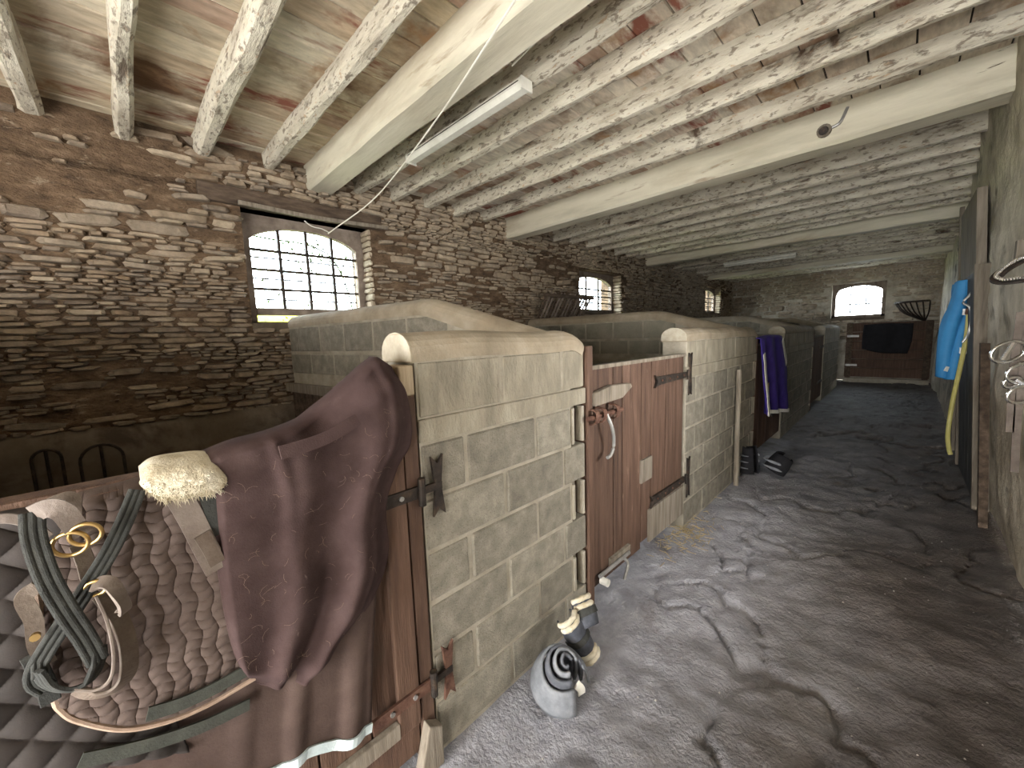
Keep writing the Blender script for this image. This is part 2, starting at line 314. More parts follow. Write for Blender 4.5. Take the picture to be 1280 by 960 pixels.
# ---- left wall: earth-bonded core with window holes, real stones on it
wl = thing('wall_left', None, None, (XL, 6, 0), kind='structure')
yy = np.unique(np.concatenate([np.arange(YN, YE + .01, 0.06)] + [[a, b] for a, b, c, d in WIN])); zz = np.unique(np.concatenate([np.arange(1.0, ZC + .06, 0.055)] + [[c, d] for a, b, c, d in WIN]))
gy, gz = np.meshgrid(yy, zz)
bul = np.maximum(0, 0.035 * fbm(np.stack([gy * .9, gz * 1.3, 0 * gy + 9], -1), 3)) + 0.02 * fbm(np.stack([gy * 5, gz * 9, 0 * gy], -1), 3)
gx = XL - 0.004 + bul
faces = []
nU = len(yy)
for j in range(len(zz) - 1):
    for i in range(nU - 1):
        if not in_win((yy[i] + yy[i + 1]) / 2, (zz[j] + zz[j + 1]) / 2): faces.append((j * nU + i, j * nU + i + 1, (j + 1) * nU + i + 1, (j + 1) * nU + i))
obj('earth_core', (np.stack([gx, gy, gz], -1).reshape(-1, 3), faces), 'earth', wl, smooth=True)
segs = []; prev = YN
for (a, b, c, d) in WIN:
    segs += [box(XL - WT, XL - .03, prev, a, 0, ZC + .1), box(XL - WT, XL - .03, a, b, 0, c), box(XL - WT, XL - .03, a, b, d, ZC + .1)]; prev = b
segs.append(box(XL - WT, XL - .03, prev, YE + .5, 0, ZC + .1))
obj('wall_body', join(*segs), 'earth', wl)
gy, gz = np.meshgrid(np.arange(YN, YE + .01, .12), np.concatenate([np.arange(0, 1.05, .1), [1.07]]))
gx = XL + .035 + 0.02 * fbm(np.stack([gy * 2, gz * 2, 0 * gy], -1), 3); gx[-1] -= .05; gz = gz + 0.03 * fbm(np.stack([gy * 1.5, 0 * gz, 0 * gy], -1), 2) * (gz > .9)
obj('plaster_plinth', sheet(np.stack([gx, gy, gz], -1)), 'plinth', wl, smooth=True)
# stones
def stone_unit(seed):
    r = random.Random(seed); k = 8; V = []
    ang = [2 * math.pi * (i + r.uniform(-.25, .25)) / k for i in range(k)]
    for ring, (sc, dp) in enumerate(((1.0, 0.0), (r.uniform(.9, 1), .62), (r.uniform(.62, .8), 1.0))):
        for t in ang:
            cx_, sx_ = math.cos(t), math.sin(t); e = 0.42
            y = 0.5 * math.copysign(abs(cx_) ** e, cx_) * sc; z = 0.5 * math.copysign(abs(sx_) ** e, sx_) * sc
            V.append((dp + r.uniform(-.12, .12) * (ring > 0), y * r.uniform(.86, 1.04), z * r.uniform(.8, 1.05)))
    Fc = [(a * k + i, a * k + (i + 1) % k, (a + 1) * k + (i + 1) % k, (a + 1) * k + i) for a in (0, 1) for i in range(k)] + [tuple(range(2 * k, 3 * k))]
    return np.array(V), Fc
SU = [stone_unit(s) for s in range(28)]
SM = []
for i, (v, f) in enumerate(SU):
    me = bpy.data.meshes.new('stone'); me.from_pydata(v.tolist(), [], f); me.materials.append(MATS['stone_piece']); SM.append(me)
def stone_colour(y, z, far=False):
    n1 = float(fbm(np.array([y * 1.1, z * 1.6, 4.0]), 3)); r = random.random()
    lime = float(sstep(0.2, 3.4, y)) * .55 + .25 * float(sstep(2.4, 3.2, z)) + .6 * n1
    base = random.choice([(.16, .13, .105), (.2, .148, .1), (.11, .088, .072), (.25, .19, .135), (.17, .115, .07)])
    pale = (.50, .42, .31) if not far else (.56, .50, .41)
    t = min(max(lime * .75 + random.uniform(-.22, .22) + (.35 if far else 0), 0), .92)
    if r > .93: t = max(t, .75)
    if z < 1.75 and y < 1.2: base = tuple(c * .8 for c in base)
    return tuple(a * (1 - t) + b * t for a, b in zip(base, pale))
def lay_stones(y0, y1, z0, z1, hlo, hhi, skip):
    out = []; z = z0
    while z < z1:
        h = random.uniform(hlo, hhi) * (1.6 if random.random() < .12 else 1); y = y0 + random.uniform(-.2, 0)
        while y < y1:
            L = h * random.uniform(2.2, 6.5); L = min(max(L, .07), .42)
            yc = y + L / 2; zc = z + h / 2 + 0.05 * float(fbm(np.array([yc * .8, z * .4, 7.0]), 2))
            if not skip(yc, zc, L, h): out.append((yc, zc, L - random.uniform(.0, .012), h * random.uniform(.9, 1.08)))
            y += L
        z += h
    return out
def skip_left(yc, zc, L, h):
    for (a, b, c, d) in WIN:
        if yc + L / 2 > a + .02 and yc - L / 2 < b - .02 and zc + h / 2 > c + .01 and zc - h / 2 < d - .01: return True
    if WIN[0][0] - .32 < yc < WIN[0][1] + .16 and WIN[0][3] - .02 < zc < WIN[0][3] + .17: return True     # timber lintel
    if zc > ZC - .02: return True
    e = float(fbm(np.array([yc * .75 + 3, zc * 1.4, 2.0]), 3))
    up = float(sstep(1.6, .2, yc) * sstep(2.1, 2.7, zc)); e += .07 * up - .04
    return e > .40 or (e > .2 and random.random() < .5) or random.random() < .05
sts = lay_stones(YN, YE, 1.03, ZC, .020, .060, skip_left)
def vis_area(p, wdt, hgt, nrm):
    u, v, d = proj(p)
    if d < .2 or u < -5 or u > 1285 or v < -5 or v > 965: return 0
    vec = np.array(p) - np.array([0, 0, H]); c = abs(vec @ nrm) / np.linalg.norm(vec)
    return wdt * hgt * c / d ** 2
def hidden_left(y, z):                                   # behind the stall walls
    u, v, d = proj((XL, y, z)); return (u > 385 and v > 398) or v > 560
def place_stones(sts, parent, fx, axis, sign, big_n, hidden, matm='stone_mass'):
    info = []
    for (yc, zc, L, h) in sts:
        p = (fx, yc, zc) if axis == 0 else (yc, fx, zc)
        a = 0 if hidden(yc, zc) else vis_area(p, L, h, np.array((1, 0, 0) if axis == 0 else (0, 1, 0)))
        info.append((a, yc, zc, L, h, p))
    info.sort(key=lambda t: -t[0]); V = []; Fc = []; C = []; n = 0
    for i, (a, yc, zc, L, h, p) in enumerate(info):
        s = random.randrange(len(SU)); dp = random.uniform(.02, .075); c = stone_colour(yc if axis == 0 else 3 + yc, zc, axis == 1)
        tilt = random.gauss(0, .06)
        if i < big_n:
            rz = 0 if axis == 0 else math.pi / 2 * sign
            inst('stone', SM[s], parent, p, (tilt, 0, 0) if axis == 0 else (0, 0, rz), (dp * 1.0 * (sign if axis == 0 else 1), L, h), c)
        else:
            v, f = SU[s]; ct, st = math.cos(tilt), math.sin(tilt)
            Y = v[:, 1] * L; Z = v[:, 2] * h
            if axis == 0: w_ = np.stack([p[0] + sign * v[:, 0] * dp, p[1] + Y * ct - Z * st, p[2] + Y * st + Z * ct], 1)
            else: w_ = np.stack([p[0] + Y, p[1] + sign * v[:, 0] * dp, p[2] + Z], 1)
            V.append(w_); Fc += [tuple(q + n for q in ff) for ff in f]; C += [c] * len(v); n += len(v)
    o = obj('small_stones', (np.vstack(V), Fc), matm, parent, kind='stuff'); attr_col(o, np.array(C))
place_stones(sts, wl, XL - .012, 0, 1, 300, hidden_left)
# plaster lumps under the joists
# ---- window objects
def window(n, axis, plane, sign, a, b, c, d, cols, rows, depth):
    # opening a..b (along), c..d (height); frame stands at plane - sign*depth
    t = thing('window_%d' % n, None, None, ((plane, (a + b) / 2, c) if axis == 0 else ((a + b) / 2, plane, c)), kind='structure')
    fp = plane - sign * depth
    def B(s0, s1, z0, z1, t0, t1):
        return box(fp + t0, fp + t1, s0, s1, z0, z1) if axis == 0 else box(s0, s1, fp + t0, fp + t1, z0, z1)
    fw = 0.085
    ai, bi, ci, di = a + fw, b - fw, c + fw * 1.3, d - fw
    rise = min(.24, (bi - ai) * .24); mid = (ai + bi) / 2; hw = (bi - ai) / 2
    arch = lambda s: di - rise * (1 - math.sqrt(max(0, 1 - ((s - mid) / hw * .92) ** 2))) if abs(s - mid) <= hw else di - rise
    parts = [B(a, ai, c, d, -.04, .04), B(bi, b, c, d, -.04, .04)]
    if n == 1:                                            # open slit under the casement
        ci = c + .19; parts += [B(a, b, c, c + .055, -.04, .04), B(ai, bi, c + .12, ci, -.05, .05), B(ai + (bi - ai) * .55, bi, c + .055, c + .12, -.03, .03)]
    else: parts.append(B(a, b, c, ci, -.04, .04))
    ss = np.linspace(ai, bi, 17); k = 16
    for i in range(k):
        z0 = arch(ss[i]); z1 = arch(ss[i + 1])
        poly = [(ss[i], z0), (ss[i + 1], z1), (ss[i + 1], d), (ss[i], d)]
        parts.append(prism(poly, axis, fp - .04, fp + .04))
    obj('window_frame', join(*parts), 'frame_wood', t)
    obj('window_sill', B(a - .0, b + .0, c - .05, c + .03, .04 if sign > 0 else -depth, depth if sign > 0 else -.04), 'plinth', t)
    for i in range(1, cols):
        s = ai + (bi - ai) * i / cols; obj('glazing_bar', B(s - .013, s + .013, ci, arch(s), -.018, .018), 'iron', t)
    zb = [ci + (di - rise - ci) * j / rows for j in range(1, rows + 1)]
    for z in zb: obj('glazing_bar', B(ai, bi, z - .011, z + .011, -.02, .02), 'iron', t)
    e = [ai + (bi - ai) * i / cols for i in range(cols + 1)]; g = [ci] + zb
    for i in range(cols):
        for j in range(len(g)):
            s0, s1 = e[i] + .006, e[i + 1] - .006; z0 = g[j] + .006
            if j < len(g) - 1: obj('pane', B(s0, s1, z0, g[j + 1] - .006, -.002, .002), 'glass', t)
            else:
                q = np.linspace(s0, s1, 5); poly = [(s0, z0)] + [(s1, z0)] + [(x_, arch(x_) - .002) for x_ in q[::-1]]
                obj('pane', prism(poly, axis, fp - .002, fp + .002), 'glass', t)
    # iron bars on the outside
    for z in np.linspace(ci + .1, di - rise - .05, 3):
        p0, p1 = ((fp - sign * .12, a, z), (fp - sign * .12, b, z)) if axis == 0 else ((a, fp - sign * .12, z), (b, fp - sign * .12, z))
        obj('iron_bar', tube([p0, p1], .009, 6), 'iron', t)
    if axis == 0: portal((plane - sign * (WT + .05), (a + b) / 2, (c + d) / 2), (0, -math.pi / 2, 0), d - c, b - a)
    return t
for i, wv in enumerate(WIN): window(i + 1, 0, XL, 1, *wv, cols=4 if i == 0 else 3, rows=3, depth=REC)
# reveal stones at the far jamb of each window (lit by daylight)
for (a, b, c, d) in WIN:
    z = c
    while z < d - .03:
        h = min(random.uniform(.04, .09), d - z)
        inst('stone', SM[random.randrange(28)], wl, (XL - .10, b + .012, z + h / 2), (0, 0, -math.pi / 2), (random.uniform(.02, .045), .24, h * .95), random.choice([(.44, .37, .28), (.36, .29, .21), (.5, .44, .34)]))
        z += h
# timber lintel over the first window
a, b, c, d = WIN[0]
lt = tag(obj('timber_lintel', box(XL - .2, XL + .045, a - .3, b + .14, d - .0, d + .15), 'dark_wood', bevel=.012), 'dark weathered timber lintel set in the stone above the nearest window', 'lintel')
tag(obj('lintel_batten', ribbon([(XL + .06, a - .02, d + .015), (XL + .065, (a + b) / 2, d - .0), (XL + .06, b + .2, d + .03)], .035, .03, (1, 0, 0), 14), 'grey_wood'), 'pale bowed batten nailed along the lintel of the nearest window', 'batten')

# ---- far wall
wf = thing('wall_far', None, None, (-1.9, YE, 0), kind='structure')
FW = (U(1041, 352, 1, YE)[0], U(1109, 352, 1, YE)[0], U(1075, 398, 1, YE)[2], U(1075, 353, 1, YE)[2])
a, b, c, d = FW
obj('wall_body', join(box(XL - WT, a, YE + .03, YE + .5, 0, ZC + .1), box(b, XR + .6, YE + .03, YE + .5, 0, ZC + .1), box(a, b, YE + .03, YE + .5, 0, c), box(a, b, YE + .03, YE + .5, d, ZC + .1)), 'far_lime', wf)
def skip_far(yc, zc, L, h):
    return (yc + L / 2 > a - .02 and yc - L / 2 < b + .02 and zc + h / 2 > c and zc - h / 2 < d) or random.random() < .1
sf = lay_stones(XL, XR, 1.2, ZC, .05, .12, skip_far)
place_stones(sf, wf, YE + .035, 1, -1, 120, lambda y, z: proj((y, YE, z))[1] > 400)
window(4, 1, YE, -1, a, b, c, d, cols=3, rows=2, depth=.2)
portal(((a + b) / 2, YE + .56, (c + d) / 2), (-math.pi / 2, 0, 0), b - a, d - c)

# ---- right wall with a door opening behind the camera
DO = (-3.2, -1.7, 0.0, 2.3)
DH = (2.0, 2.95, 1.15, 2.15)            # unseen open half-door beside the camera, added to light the middle stalls
wr = thing('wall_right', None, None, (XR, 6, 0), kind='structure')
obj('wall_body', join(box(XR + .07, XR + .6, YN, DO[0], 0, ZC + .1), box(XR + .07, XR + .6, DO[1], DH[0], 0, ZC + .1), box(XR + .07, XR + .6, DH[1], YE + .5, 0, ZC + .1), box(XR + .07, XR + .6, DO[0], DO[1], DO[3], ZC + .1), box(XR + .07, XR + .6, DH[0], DH[1], 0, DH[2]), box(XR + .07, XR + .6, DH[0], DH[1], DH[3], ZC + .1)), 'limewash', wr)
gy, gz = np.meshgrid(np.arange(DO[1] + .05, YE + .05, .07), np.arange(0, ZC + .05, .07))
p = np.stack([gy, gz, 0 * gy], -1)
gx = XR - 0.05 * fbm(p * 1.2, 3) - 0.03 * np.abs(fbm(p * 4.5, 3)) - (.2 - .24 * sstep(5.5, 11, gy)) * gz / ZJ
nu_ = gx.shape[1]; fcs = [f_ for f_ in grid(nu_, gx.shape[0]) if not (DH[0] - .06 < gy.ravel()[f_[0]] < DH[1] and DH[2] - .06 < gz.ravel()[f_[0]] < DH[3])]
obj('wall_plaster', (np.stack([gx, gy, gz], -1).reshape(-1, 3), fcs), 'limewash', wr, smooth=True)
portal((XR + .65, (DH[0] + DH[1]) / 2, (DH[2] + DH[3]) / 2), (0, math.pi / 2, 0), DH[3] - DH[2], DH[1] - DH[0])
portal((XR + .65, (DO[0] + DO[1]) / 2, DO[3] / 2), (0, math.pi / 2, 0), DO[3], DO[1] - DO[0])
# ---- wall behind the camera, with the barn door standing open
BD = (XF + .05, XR - .1, 0, 2.5)
wn = obj('wall_near', join(box(XL - WT, BD[0], YN - .4, YN, 0, ZC + .1), box(BD[1], XR + .6, YN - .4, YN, 0, ZC + .1), box(BD[0], BD[1], YN - .4, YN, BD[3], ZC + .1)), 'limewash', kind='structure')
portal(((BD[0] + BD[1]) / 2, YN - .45, BD[3] / 2), (math.pi / 2, 0, 0), BD[1] - BD[0], BD[3])

# ---- ceiling: boards on joists and main beams
ce = thing('ceiling', None, None, (-1.9, 6, ZC), kind='structure')
obj('loft_floor', box(XL - WT, XR + .6, YN - .4, YE + .5, ZC + .028, ZC + .1), 'dark_void', ce)
BIG = [1.62, 4.42, 8.95, 13.0]
JO = [-3.2, -2.7, -2.2, -1.7, -1.2, -.75, -.28, .2, .68, 1.18, 2.05, 2.46, 2.92, 3.36, 3.85, 4.95, 5.45, 5.95, 6.45, 6.95, 7.45, 7.95, 8.42, 9.5, 10.0, 10.45, 10.95, 11.45, 11.95, 12.45, 13.5, 14.0, 14.5, 15.0]
def timber(yc, wd, z0, z1, seed, wob):
    n = 44; X = np.linspace(XL - .12, XR + .12, n); r = []
    bx = min(.025, wd * .25); prof = [(-wd / 2, z1), (-wd / 2, z0 + bx), (-wd / 2 + bx, z0), (wd / 2 - bx, z0), (wd / 2, z0 + bx), (wd / 2, z1)]
    V = np.zeros((n, 6, 3))
    for i in range(6):
        p = np.stack([X * 2.2, np.full(n, seed * 3.1 + i * .6), np.zeros(n)], -1)
        V[:, i, 0] = X; V[:, i, 1] = yc + prof[i][0] + wob * fbm(p, 3) + wob * 1.5 * fbm(np.stack([X * .5, np.full(n, seed * 5.0), 0 * X], -1), 2)
        V[:, i, 2] = prof[i][1] + (wob * fbm(p + 40, 3) + wob * fbm(np.stack([X * .5, np.full(n, seed * 7.0), 0 * X], -1), 2) if 0 < i < 5 else 0)
    Fc = [(i * 6 + k, i * 6 + (k + 1) % 6, (i + 1) * 6 + (k + 1) % 6, (i + 1) * 6 + k) for i in range(n - 1) for k in range(6)] + [tuple(range(6)), tuple(range((n - 1) * 6, n * 6))[::-1]]
    return V.reshape(-1, 3), Fc
for i, y in enumerate(JO): obj('joist', timber(y, random.uniform(.085, .115), ZJ + random.uniform(-.015, .02), ZC + .01, i + 1, .022), 'joist', ce, smooth=False)
for i, y in enumerate(BIG): obj('main_beam', timber(y, .25, ZJ - .09 if i != 1 else ZJ - .14, ZC + .01, 60 + i, .012), 'beam', ce)
edges = sorted(JO + BIG); edges = [YN] + edges + [YE]
pl = []
for y0, y1 in zip(edges[:-1], edges[1:]):
    x = XL - .05
    while x < XR:
        wd = random.uniform(.15, .24); pl.append((x, min(x + wd, XR + .05), y0, y1)); x += wd
def plank_colour(x, y):
    r = random.random()
    if y > 1.5:                                            # limewashed terracotta tiles
        if r < .14: return (.27, .12, .085)
        return random.choice([(.66, .60, .51), (.60, .52, .44), (.68, .64, .56), (.58, .48, .41)])
    if r < .12: return (.30, .13, .085)
    if r < .26: return (.44, .31, .2)
    return random.choice([(.63, .55, .40), (.57, .48, .34), (.65, .59, .46), (.53, .42, .27), (.47, .39, .28)])
pl = sorted(pl, key=lambda t: -vis_area(((t[0] + t[1]) / 2, (t[2] + t[3]) / 2, ZC), t[1] - t[0], t[3] - t[2], np.array((0, 0, 1))))
pm = bpy.data.meshes.new('plank'); v, f = box(-.5, .5, -.5, .5, -.5, .5); pm.from_pydata(v, [], f); pm.materials.append(MATS['plank_piece'])
V = []; Fc = []; C = []; n = 0
for i, (x0, x1, y0, y1) in enumerate(pl):
    z = ZC + random.uniform(.0, .014); c = plank_colour(x0, y0); cc = ((x0 + x1) / 2, (y0 + y1) / 2, z + .01); s = (x1 - x0 - .011, y1 - y0, .02)
    if i < 300: inst('plank', pm, ce, cc, (random.uniform(-.01, .01), random.uniform(-.03, .03), 0), s, c)
    else:
        w_ = np.array(v) * s + cc; V.append(w_); Fc += [tuple(q + n for q in ff) for ff in f]; C += [c] * 8; n += 8
o = obj('far_planks', (np.vstack(V), Fc), 'plank_mass', ce, kind='stuff'); attr_col(o, np.array(C))

# ================================================================== STALLS
PITCH = 0.208
def block_wall(t, p0, p1, th, z0s, bl, off, mat='block', gap=.016, clip=None, seed=0, niche=0, top_mat=None):
    # blocks between floor points p0 -> p1 (centre line), thickness th, courses list of (z0, z1)
    p0 = np.array(p0, float); p1 = np.array(p1, float); L = np.linalg.norm(p1 - p0); d = (p1 - p0) / L; ang = math.atan2(d[1], d[0]); R = random.Random(seed)
    for k, (za, zb) in enumerate(z0s):
        s = -off if k % 2 else 0.0
        while s < L - .02:
            s0 = max(s, 0); s1 = min(s + bl, L - (niche if k in (1, 3, 5) else 0)); s += bl
            if s1 - s0 < .07: continue
            if clip is not None and zb > clip(s0) + .005 and zb > clip(s1) + .005: continue
            m = (s0 + s1) / 2; c = p0 + d * m
            me = bev_block(round(s1 - s0 - gap, 2), th, round(zb - za - gap, 3), top_mat if top_mat and k == len(z0s) - 1 else mat)
            nn = R.uniform(-.003, .003); inst('block', me, t, (c[0] - d[1] * nn, c[1] + d[0] * nn, (za + zb) / 2), (0, 0, ang + R.uniform(-.004, .004)))
def obox(p0, p1, th, z0, z1):
    p0 = np.array(p0, float); p1 = np.array(p1, float); d = (p1 - p0) / np.linalg.norm(p1 - p0); nrm = np.array([-d[1], d[0]]) * th / 2
    q = [p0 - nrm, p1 - nrm, p1 + nrm, p0 + nrm]
    return [(x, y, z0) for x, y in q] + [(x, y, z1) for x, y in q], [(0, 3, 2, 1), (4, 5, 6, 7), (0, 1, 5, 4), (1, 2, 6, 5), (2, 3, 7, 6), (3, 0, 4, 7)]
def cope_profile(wd, hh): # rounded hood, flat underside
    return [(-wd / 2, 0)] + [(-wd / 2 * math.cos(t), .03 + (hh - .03) * math.sin(t)) for t in np.linspace(0, math.pi, 11)] + [(wd / 2, 0)]
TH = 0.2; XC = XF - TH / 2
TOP = 1.545                                       # underside of the coping
def front_wall(label, y0, y1, seed, niche=True, bl=.42):
    t = thing('stall_front_wall', label, 'block wall', (XC, (y0 + y1) / 2, 0), 'concrete block stall fronts')
    ye = y1 - .125 if niche else y1 - .004
    core = [box(XC - TH / 2 + .006, XC + TH / 2 - .006, y0 + .004, ye, -.05, TOP + .01)]
    if niche: core.append(box(XC - TH / 2 + .006, XC + TH / 2 - .075, ye, y1 - .004, -.05, TOP + .01))
    obj('mortar_core', join(*core), 'mortar', t)
    for k in ((1, 3, 5) if niche else ()):                # upright slots between pale mortar fillets
        z = k * PITCH; obj('slot_edge', box(XF - .04, XF + .004, y1 - .125, y1 - .108, z + .008, z + .2), 'mortar', t); obj('slot_edge', box(XF - .04, XF + .002, y1 - .036, y1 - .018, z + .008, z + .2), 'mortar', t)
    cs = [(k * PITCH, (k + 1) * PITCH) for k in range(6)] + [(1.335, 1.55)]
    nz = .115 if niche else 0
    block_wall(t, (XC, y0), (XC, y1), TH, cs, bl, bl / 2, seed=seed, niche=.13 if niche else 0, top_mat='render_coat')
    obj('mortar_band', join(box(XF - .05, XF + .006, y0 + .002, y1 - .002, 1.252, 1.338)), 'render_coat', t, bevel=.006)
    n = 40; ys_ = np.linspace(y0 - .01, y1 - .03, n)
    path = [(XC, y, TOP + .006 * math.sin(y * 7 + seed) - .06 * max(0, (y - y1 + .14) / .14) ** 2) for y in ys_]
    obj('coping', sweep(path, cope_profile(TH + .008, .105)), 'coping', t, smooth=False)
    obj('coping_end', prism([(XC + a_ * .99, TOP + b_ * .99 + .002) for a_, b_ in cope_profile(TH + .008, .105)], 1, y0 - .014, y0 - .009), 'coping_pale', t)
    return t
def partition(label, yf, seed, mat, lean=.36, hz=1.9, lining=False):
    xa, xb = XF - .10, XL + .035; p0 = np.array((xa, yf - TH / 2)); p1 = np.array((xb, yf - TH / 2 - lean))
    L = np.linalg.norm(p1 - p0); d = (p1 - p0) / L
    t = thing('stall_partition', label, 'block wall', (XC - 1.3, yf - .2, 0), 'concrete block stall partitions')
    sp = .99; zt = lambda s: 1.53 + (hz - .1 - 1.53) * min(max((s - .04) / (sp - .04), 0), 1)
    # core follows the raking top
    prof = [(.0, -.05), (L, -.05), (L, zt(L)), (sp, zt(sp)), (.12, zt(.1)), (0, zt(0))]
    nrm = np.array([-d[1], d[0]]) * (TH / 2 - .006); n = len(prof)
    V = [(*(p0 + d * s + nrm), z) for s, z in prof] + [(*(p0 + d * s - nrm), z) for s, z in prof]
    obj('mortar_core', (V, [tuple(range(n))[::-1], tuple(range(n, 2 * n))] + [(i, (i + 1) % n, n + (i + 1) % n, n + i) for i in range(n)]), 'mortar', t)
    cs = [(k * PITCH, (k + 1) * PITCH) for k in range(6)] + [(1.335, 1.53), (1.545, 1.78)]
    q0 = p0 + d * (.105)
    block_wall(t, q0, p1, TH, cs, .42, .2, mat, seed=seed, clip=lambda s: zt(s + .105))
    ss = np.concatenate([np.linspace(.0, .05, 3), np.linspace(.1, sp - .12, 14), np.linspace(sp - .06, sp + .06, 6), np.linspace(sp + .15, L, 16)])
    def zs(s):
        z = np.mean([zt(s + e) for e in np.linspace(-.07, .07, 5)]); return z - .012
    obj('coping', sweep([(*(p0 + d * s), zs(s)) for s in ss], cope_profile(TH + .006, .115)), 'coping', t)
    if lining:
        nn = np.array([-d[1], d[0]]); nn = nn if nn[1] < 0 else -nn
        o_ = nn * (TH / 2 + .03)
        for k in range(13):
            a_, b_ = p0 + d * (.25 + k * (L - .3) / 13) + o_, p0 + d * (.25 + (k + 1) * (L - .3) / 13 - .012) + o_
            obj('lining_board', obox(a_, b_, .03, .02, 1.165), 'dark_wood', t)
        obj('lining_rail', obox(p0 + d * .22 + o_ * 1.15, p1 + o_ * 1.15, .06, 1.165, 1.245), 'grey_wood', t)
    return t
Y1A, Y1B = .715, 1.75
Y2A, Y2B = 3.15, 5.25
Y3A, Y3B = 6.75, 9.35
Y4A, Y4B = 10.8, 13.6
front_wall('concrete block stall front nearest the camera, between the rug-hung door and the closed plank door', Y1A, Y1B, 1)
front_wall('concrete block stall front beyond the closed plank door, with pole leaning on it', Y2A, Y2B, 2)
front_wall('grey block stall front just beyond the purple rug', Y3A, Y3B, 3)
front_wall('farthest block stall front, dark at the end of the aisle', Y4A, Y4B, 4)
partition('unseen block partition added to shade the first stall from its near side', -.8, 10, 'block', lean=.1)  # out of view, put in to shade the lower left of the stone wall
front_wall('unseen block stall front added with the shading partition, before the foreground door', -2.4, -.8, 5)  # out of view, added along with the shading partition
partition('nearest block partition with raking coped top under the first window', Y1B, 11, 'block', lining=True)
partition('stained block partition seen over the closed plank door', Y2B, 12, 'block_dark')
partition('pale block partition behind the purple rug', Y3B, 13, 'block')
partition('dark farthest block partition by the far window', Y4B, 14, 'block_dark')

# ---- strap hinge pieces
def swallow(x0, x1, yc, z0, z1, hw):                   # vertical plate with split ends
    poly = [(yc - hw, z0), (yc, z0 + .03), (yc + hw, z0), (yc + hw * .5, (z0 + z1) / 2), (yc + hw, z1), (yc, z1 - .03), (yc - hw, z1), (yc - hw * .5, (z0 + z1) / 2)]
    return prism(poly, 0, x0, x1)
def studs(pts, x, r=.008):
    return join(*[tube([(x - .004, y, z), (x + .006, y, z)], r, 8) for y, z in pts])

# ================================================================== DOOR 2 (closed plank door)
d2 = thing('door_2', None, None, (XC, 2.45, 0), kind='structure'); d2['label'] = 'closed brown plank stall door with wooden latch, between two block walls'
ys_ = [1.815, 2.06, 2.17, 2.42, 2.57, 2.80, 2.97, 3.125]
for i, (a, b) in enumerate(zip(ys_[:-1], ys_[1:])):
    zb = .12 if b < 2.5 else .16
    obj('plank', box(XF - .045, XF - .012 + random.uniform(-.003, .004), a + .004, b - .004, zb, 1.425), 'door_wood', d2, bevel=.003)
obj('top_rail', box(XF - .05, XF - .004, 1.81, 3.13, 1.425, 1.447), 'grey_wood', d2)
obj('ledge', box(XF - .075, XF - .046, 1.83, 3.11, 1.12, 1.26), 'door_wood', d2); obj('ledge', box(XF - .075, XF - .046, 1.83, 3.11, .3, .44), 'door_wood', d2)
obj('door_jamb', box(XF - .10, XF + .012, 1.758, 1.808, 0, 1.56), 'door_wood', d2, bevel=.004)
obj('kick_board', box(XF - .012, XF + .004, 2.52, 3.12, .13, .37), 'grey_wood', d2)
for z, L in ((1.28, .5), (.42, .55)):
    poly = [(3.14, z - .022), (3.14, z + .022), (3.14 - L, z + .03), (3.14 - L - .05, z + .045), (3.14 - L - .015, z), (3.14 - L - .05, z - .045), (3.14 - L, z - .03)]
    h = obj('strap_hinge', prism(poly, 0, XF - .008, XF + .008), 'iron', d2)
    obj('hinge_plate', swallow(XF + .002, XF + .014, 3.21, z - .17, z + .17, .03), 'iron', h)
    obj('hinge_pin', tube([(XF + .014, 3.155, z - .04), (XF + .014, 3.155, z + .04)], .012), 'iron', h)
    obj('stud', studs([(3.14 - L + .05 + j * .13, z) for j in range(4)], XF + .008), 'rust', h)
lb = obj('latch_block', prism([(1.80, 1.225), (1.80, 1.30), (1.98, 1.325), (2.2, 1.315), (2.22, 1.29), (2.1, 1.235)], 0, XF - .005, XF + .03), 'grey_wood', d2, bevel=.006)
bo = obj('bolt', tube([(XF + .035, 1.72, 1.17), (XF + .035, 2.08, 1.17)], .014, 10), 'rust', d2)
for y in (1.785, 1.86, 2.0): obj('bolt_keeper', ribbon([(XF - .005, y, 1.125), (XF + .05, y, 1.14), (XF + .054, y, 1.2), (XF - .005, y, 1.215)], .03, .006, (1, 0, .01), 10), 'rust', bo)
obj('bolt_handle', tube([(XF + .04, 1.90, 1.17), (XF + .06, 1.93, 1.08), (XF + .05, 1.96, .98), (XF + .05, 1.93, .93), (XF + .05, 1.89, .92)], .010, 8, n=20), 'galv', bo)
obj('patch', box(XF - .012, XF + .002, 2.4, 2.56, .60, .76), 'grey_wood', d2)
kb = obj('foot_bolt', tube([(XF + .02, 1.85, .2), (XF + .02, 2.2, .2)], .012, 8), 'galv', d2)
obj('bolt_handle', tube([(XF + .02, 2.12, .2), (XF + .045, 2.14, .16), (XF + .04, 2.1, .07)], .01, 8, n=12), 'galv', kb)
obj('bolt_knob', tube([(XF + .01, 1.88, .16), (XF + .06, 1.88, .16)], .022, 10), 'white_trim', kb)
obj('bolt_plate', box(XF - .012, XF + .008, 2.0, 2.24, .17, .235), 'grey_wood', kb)
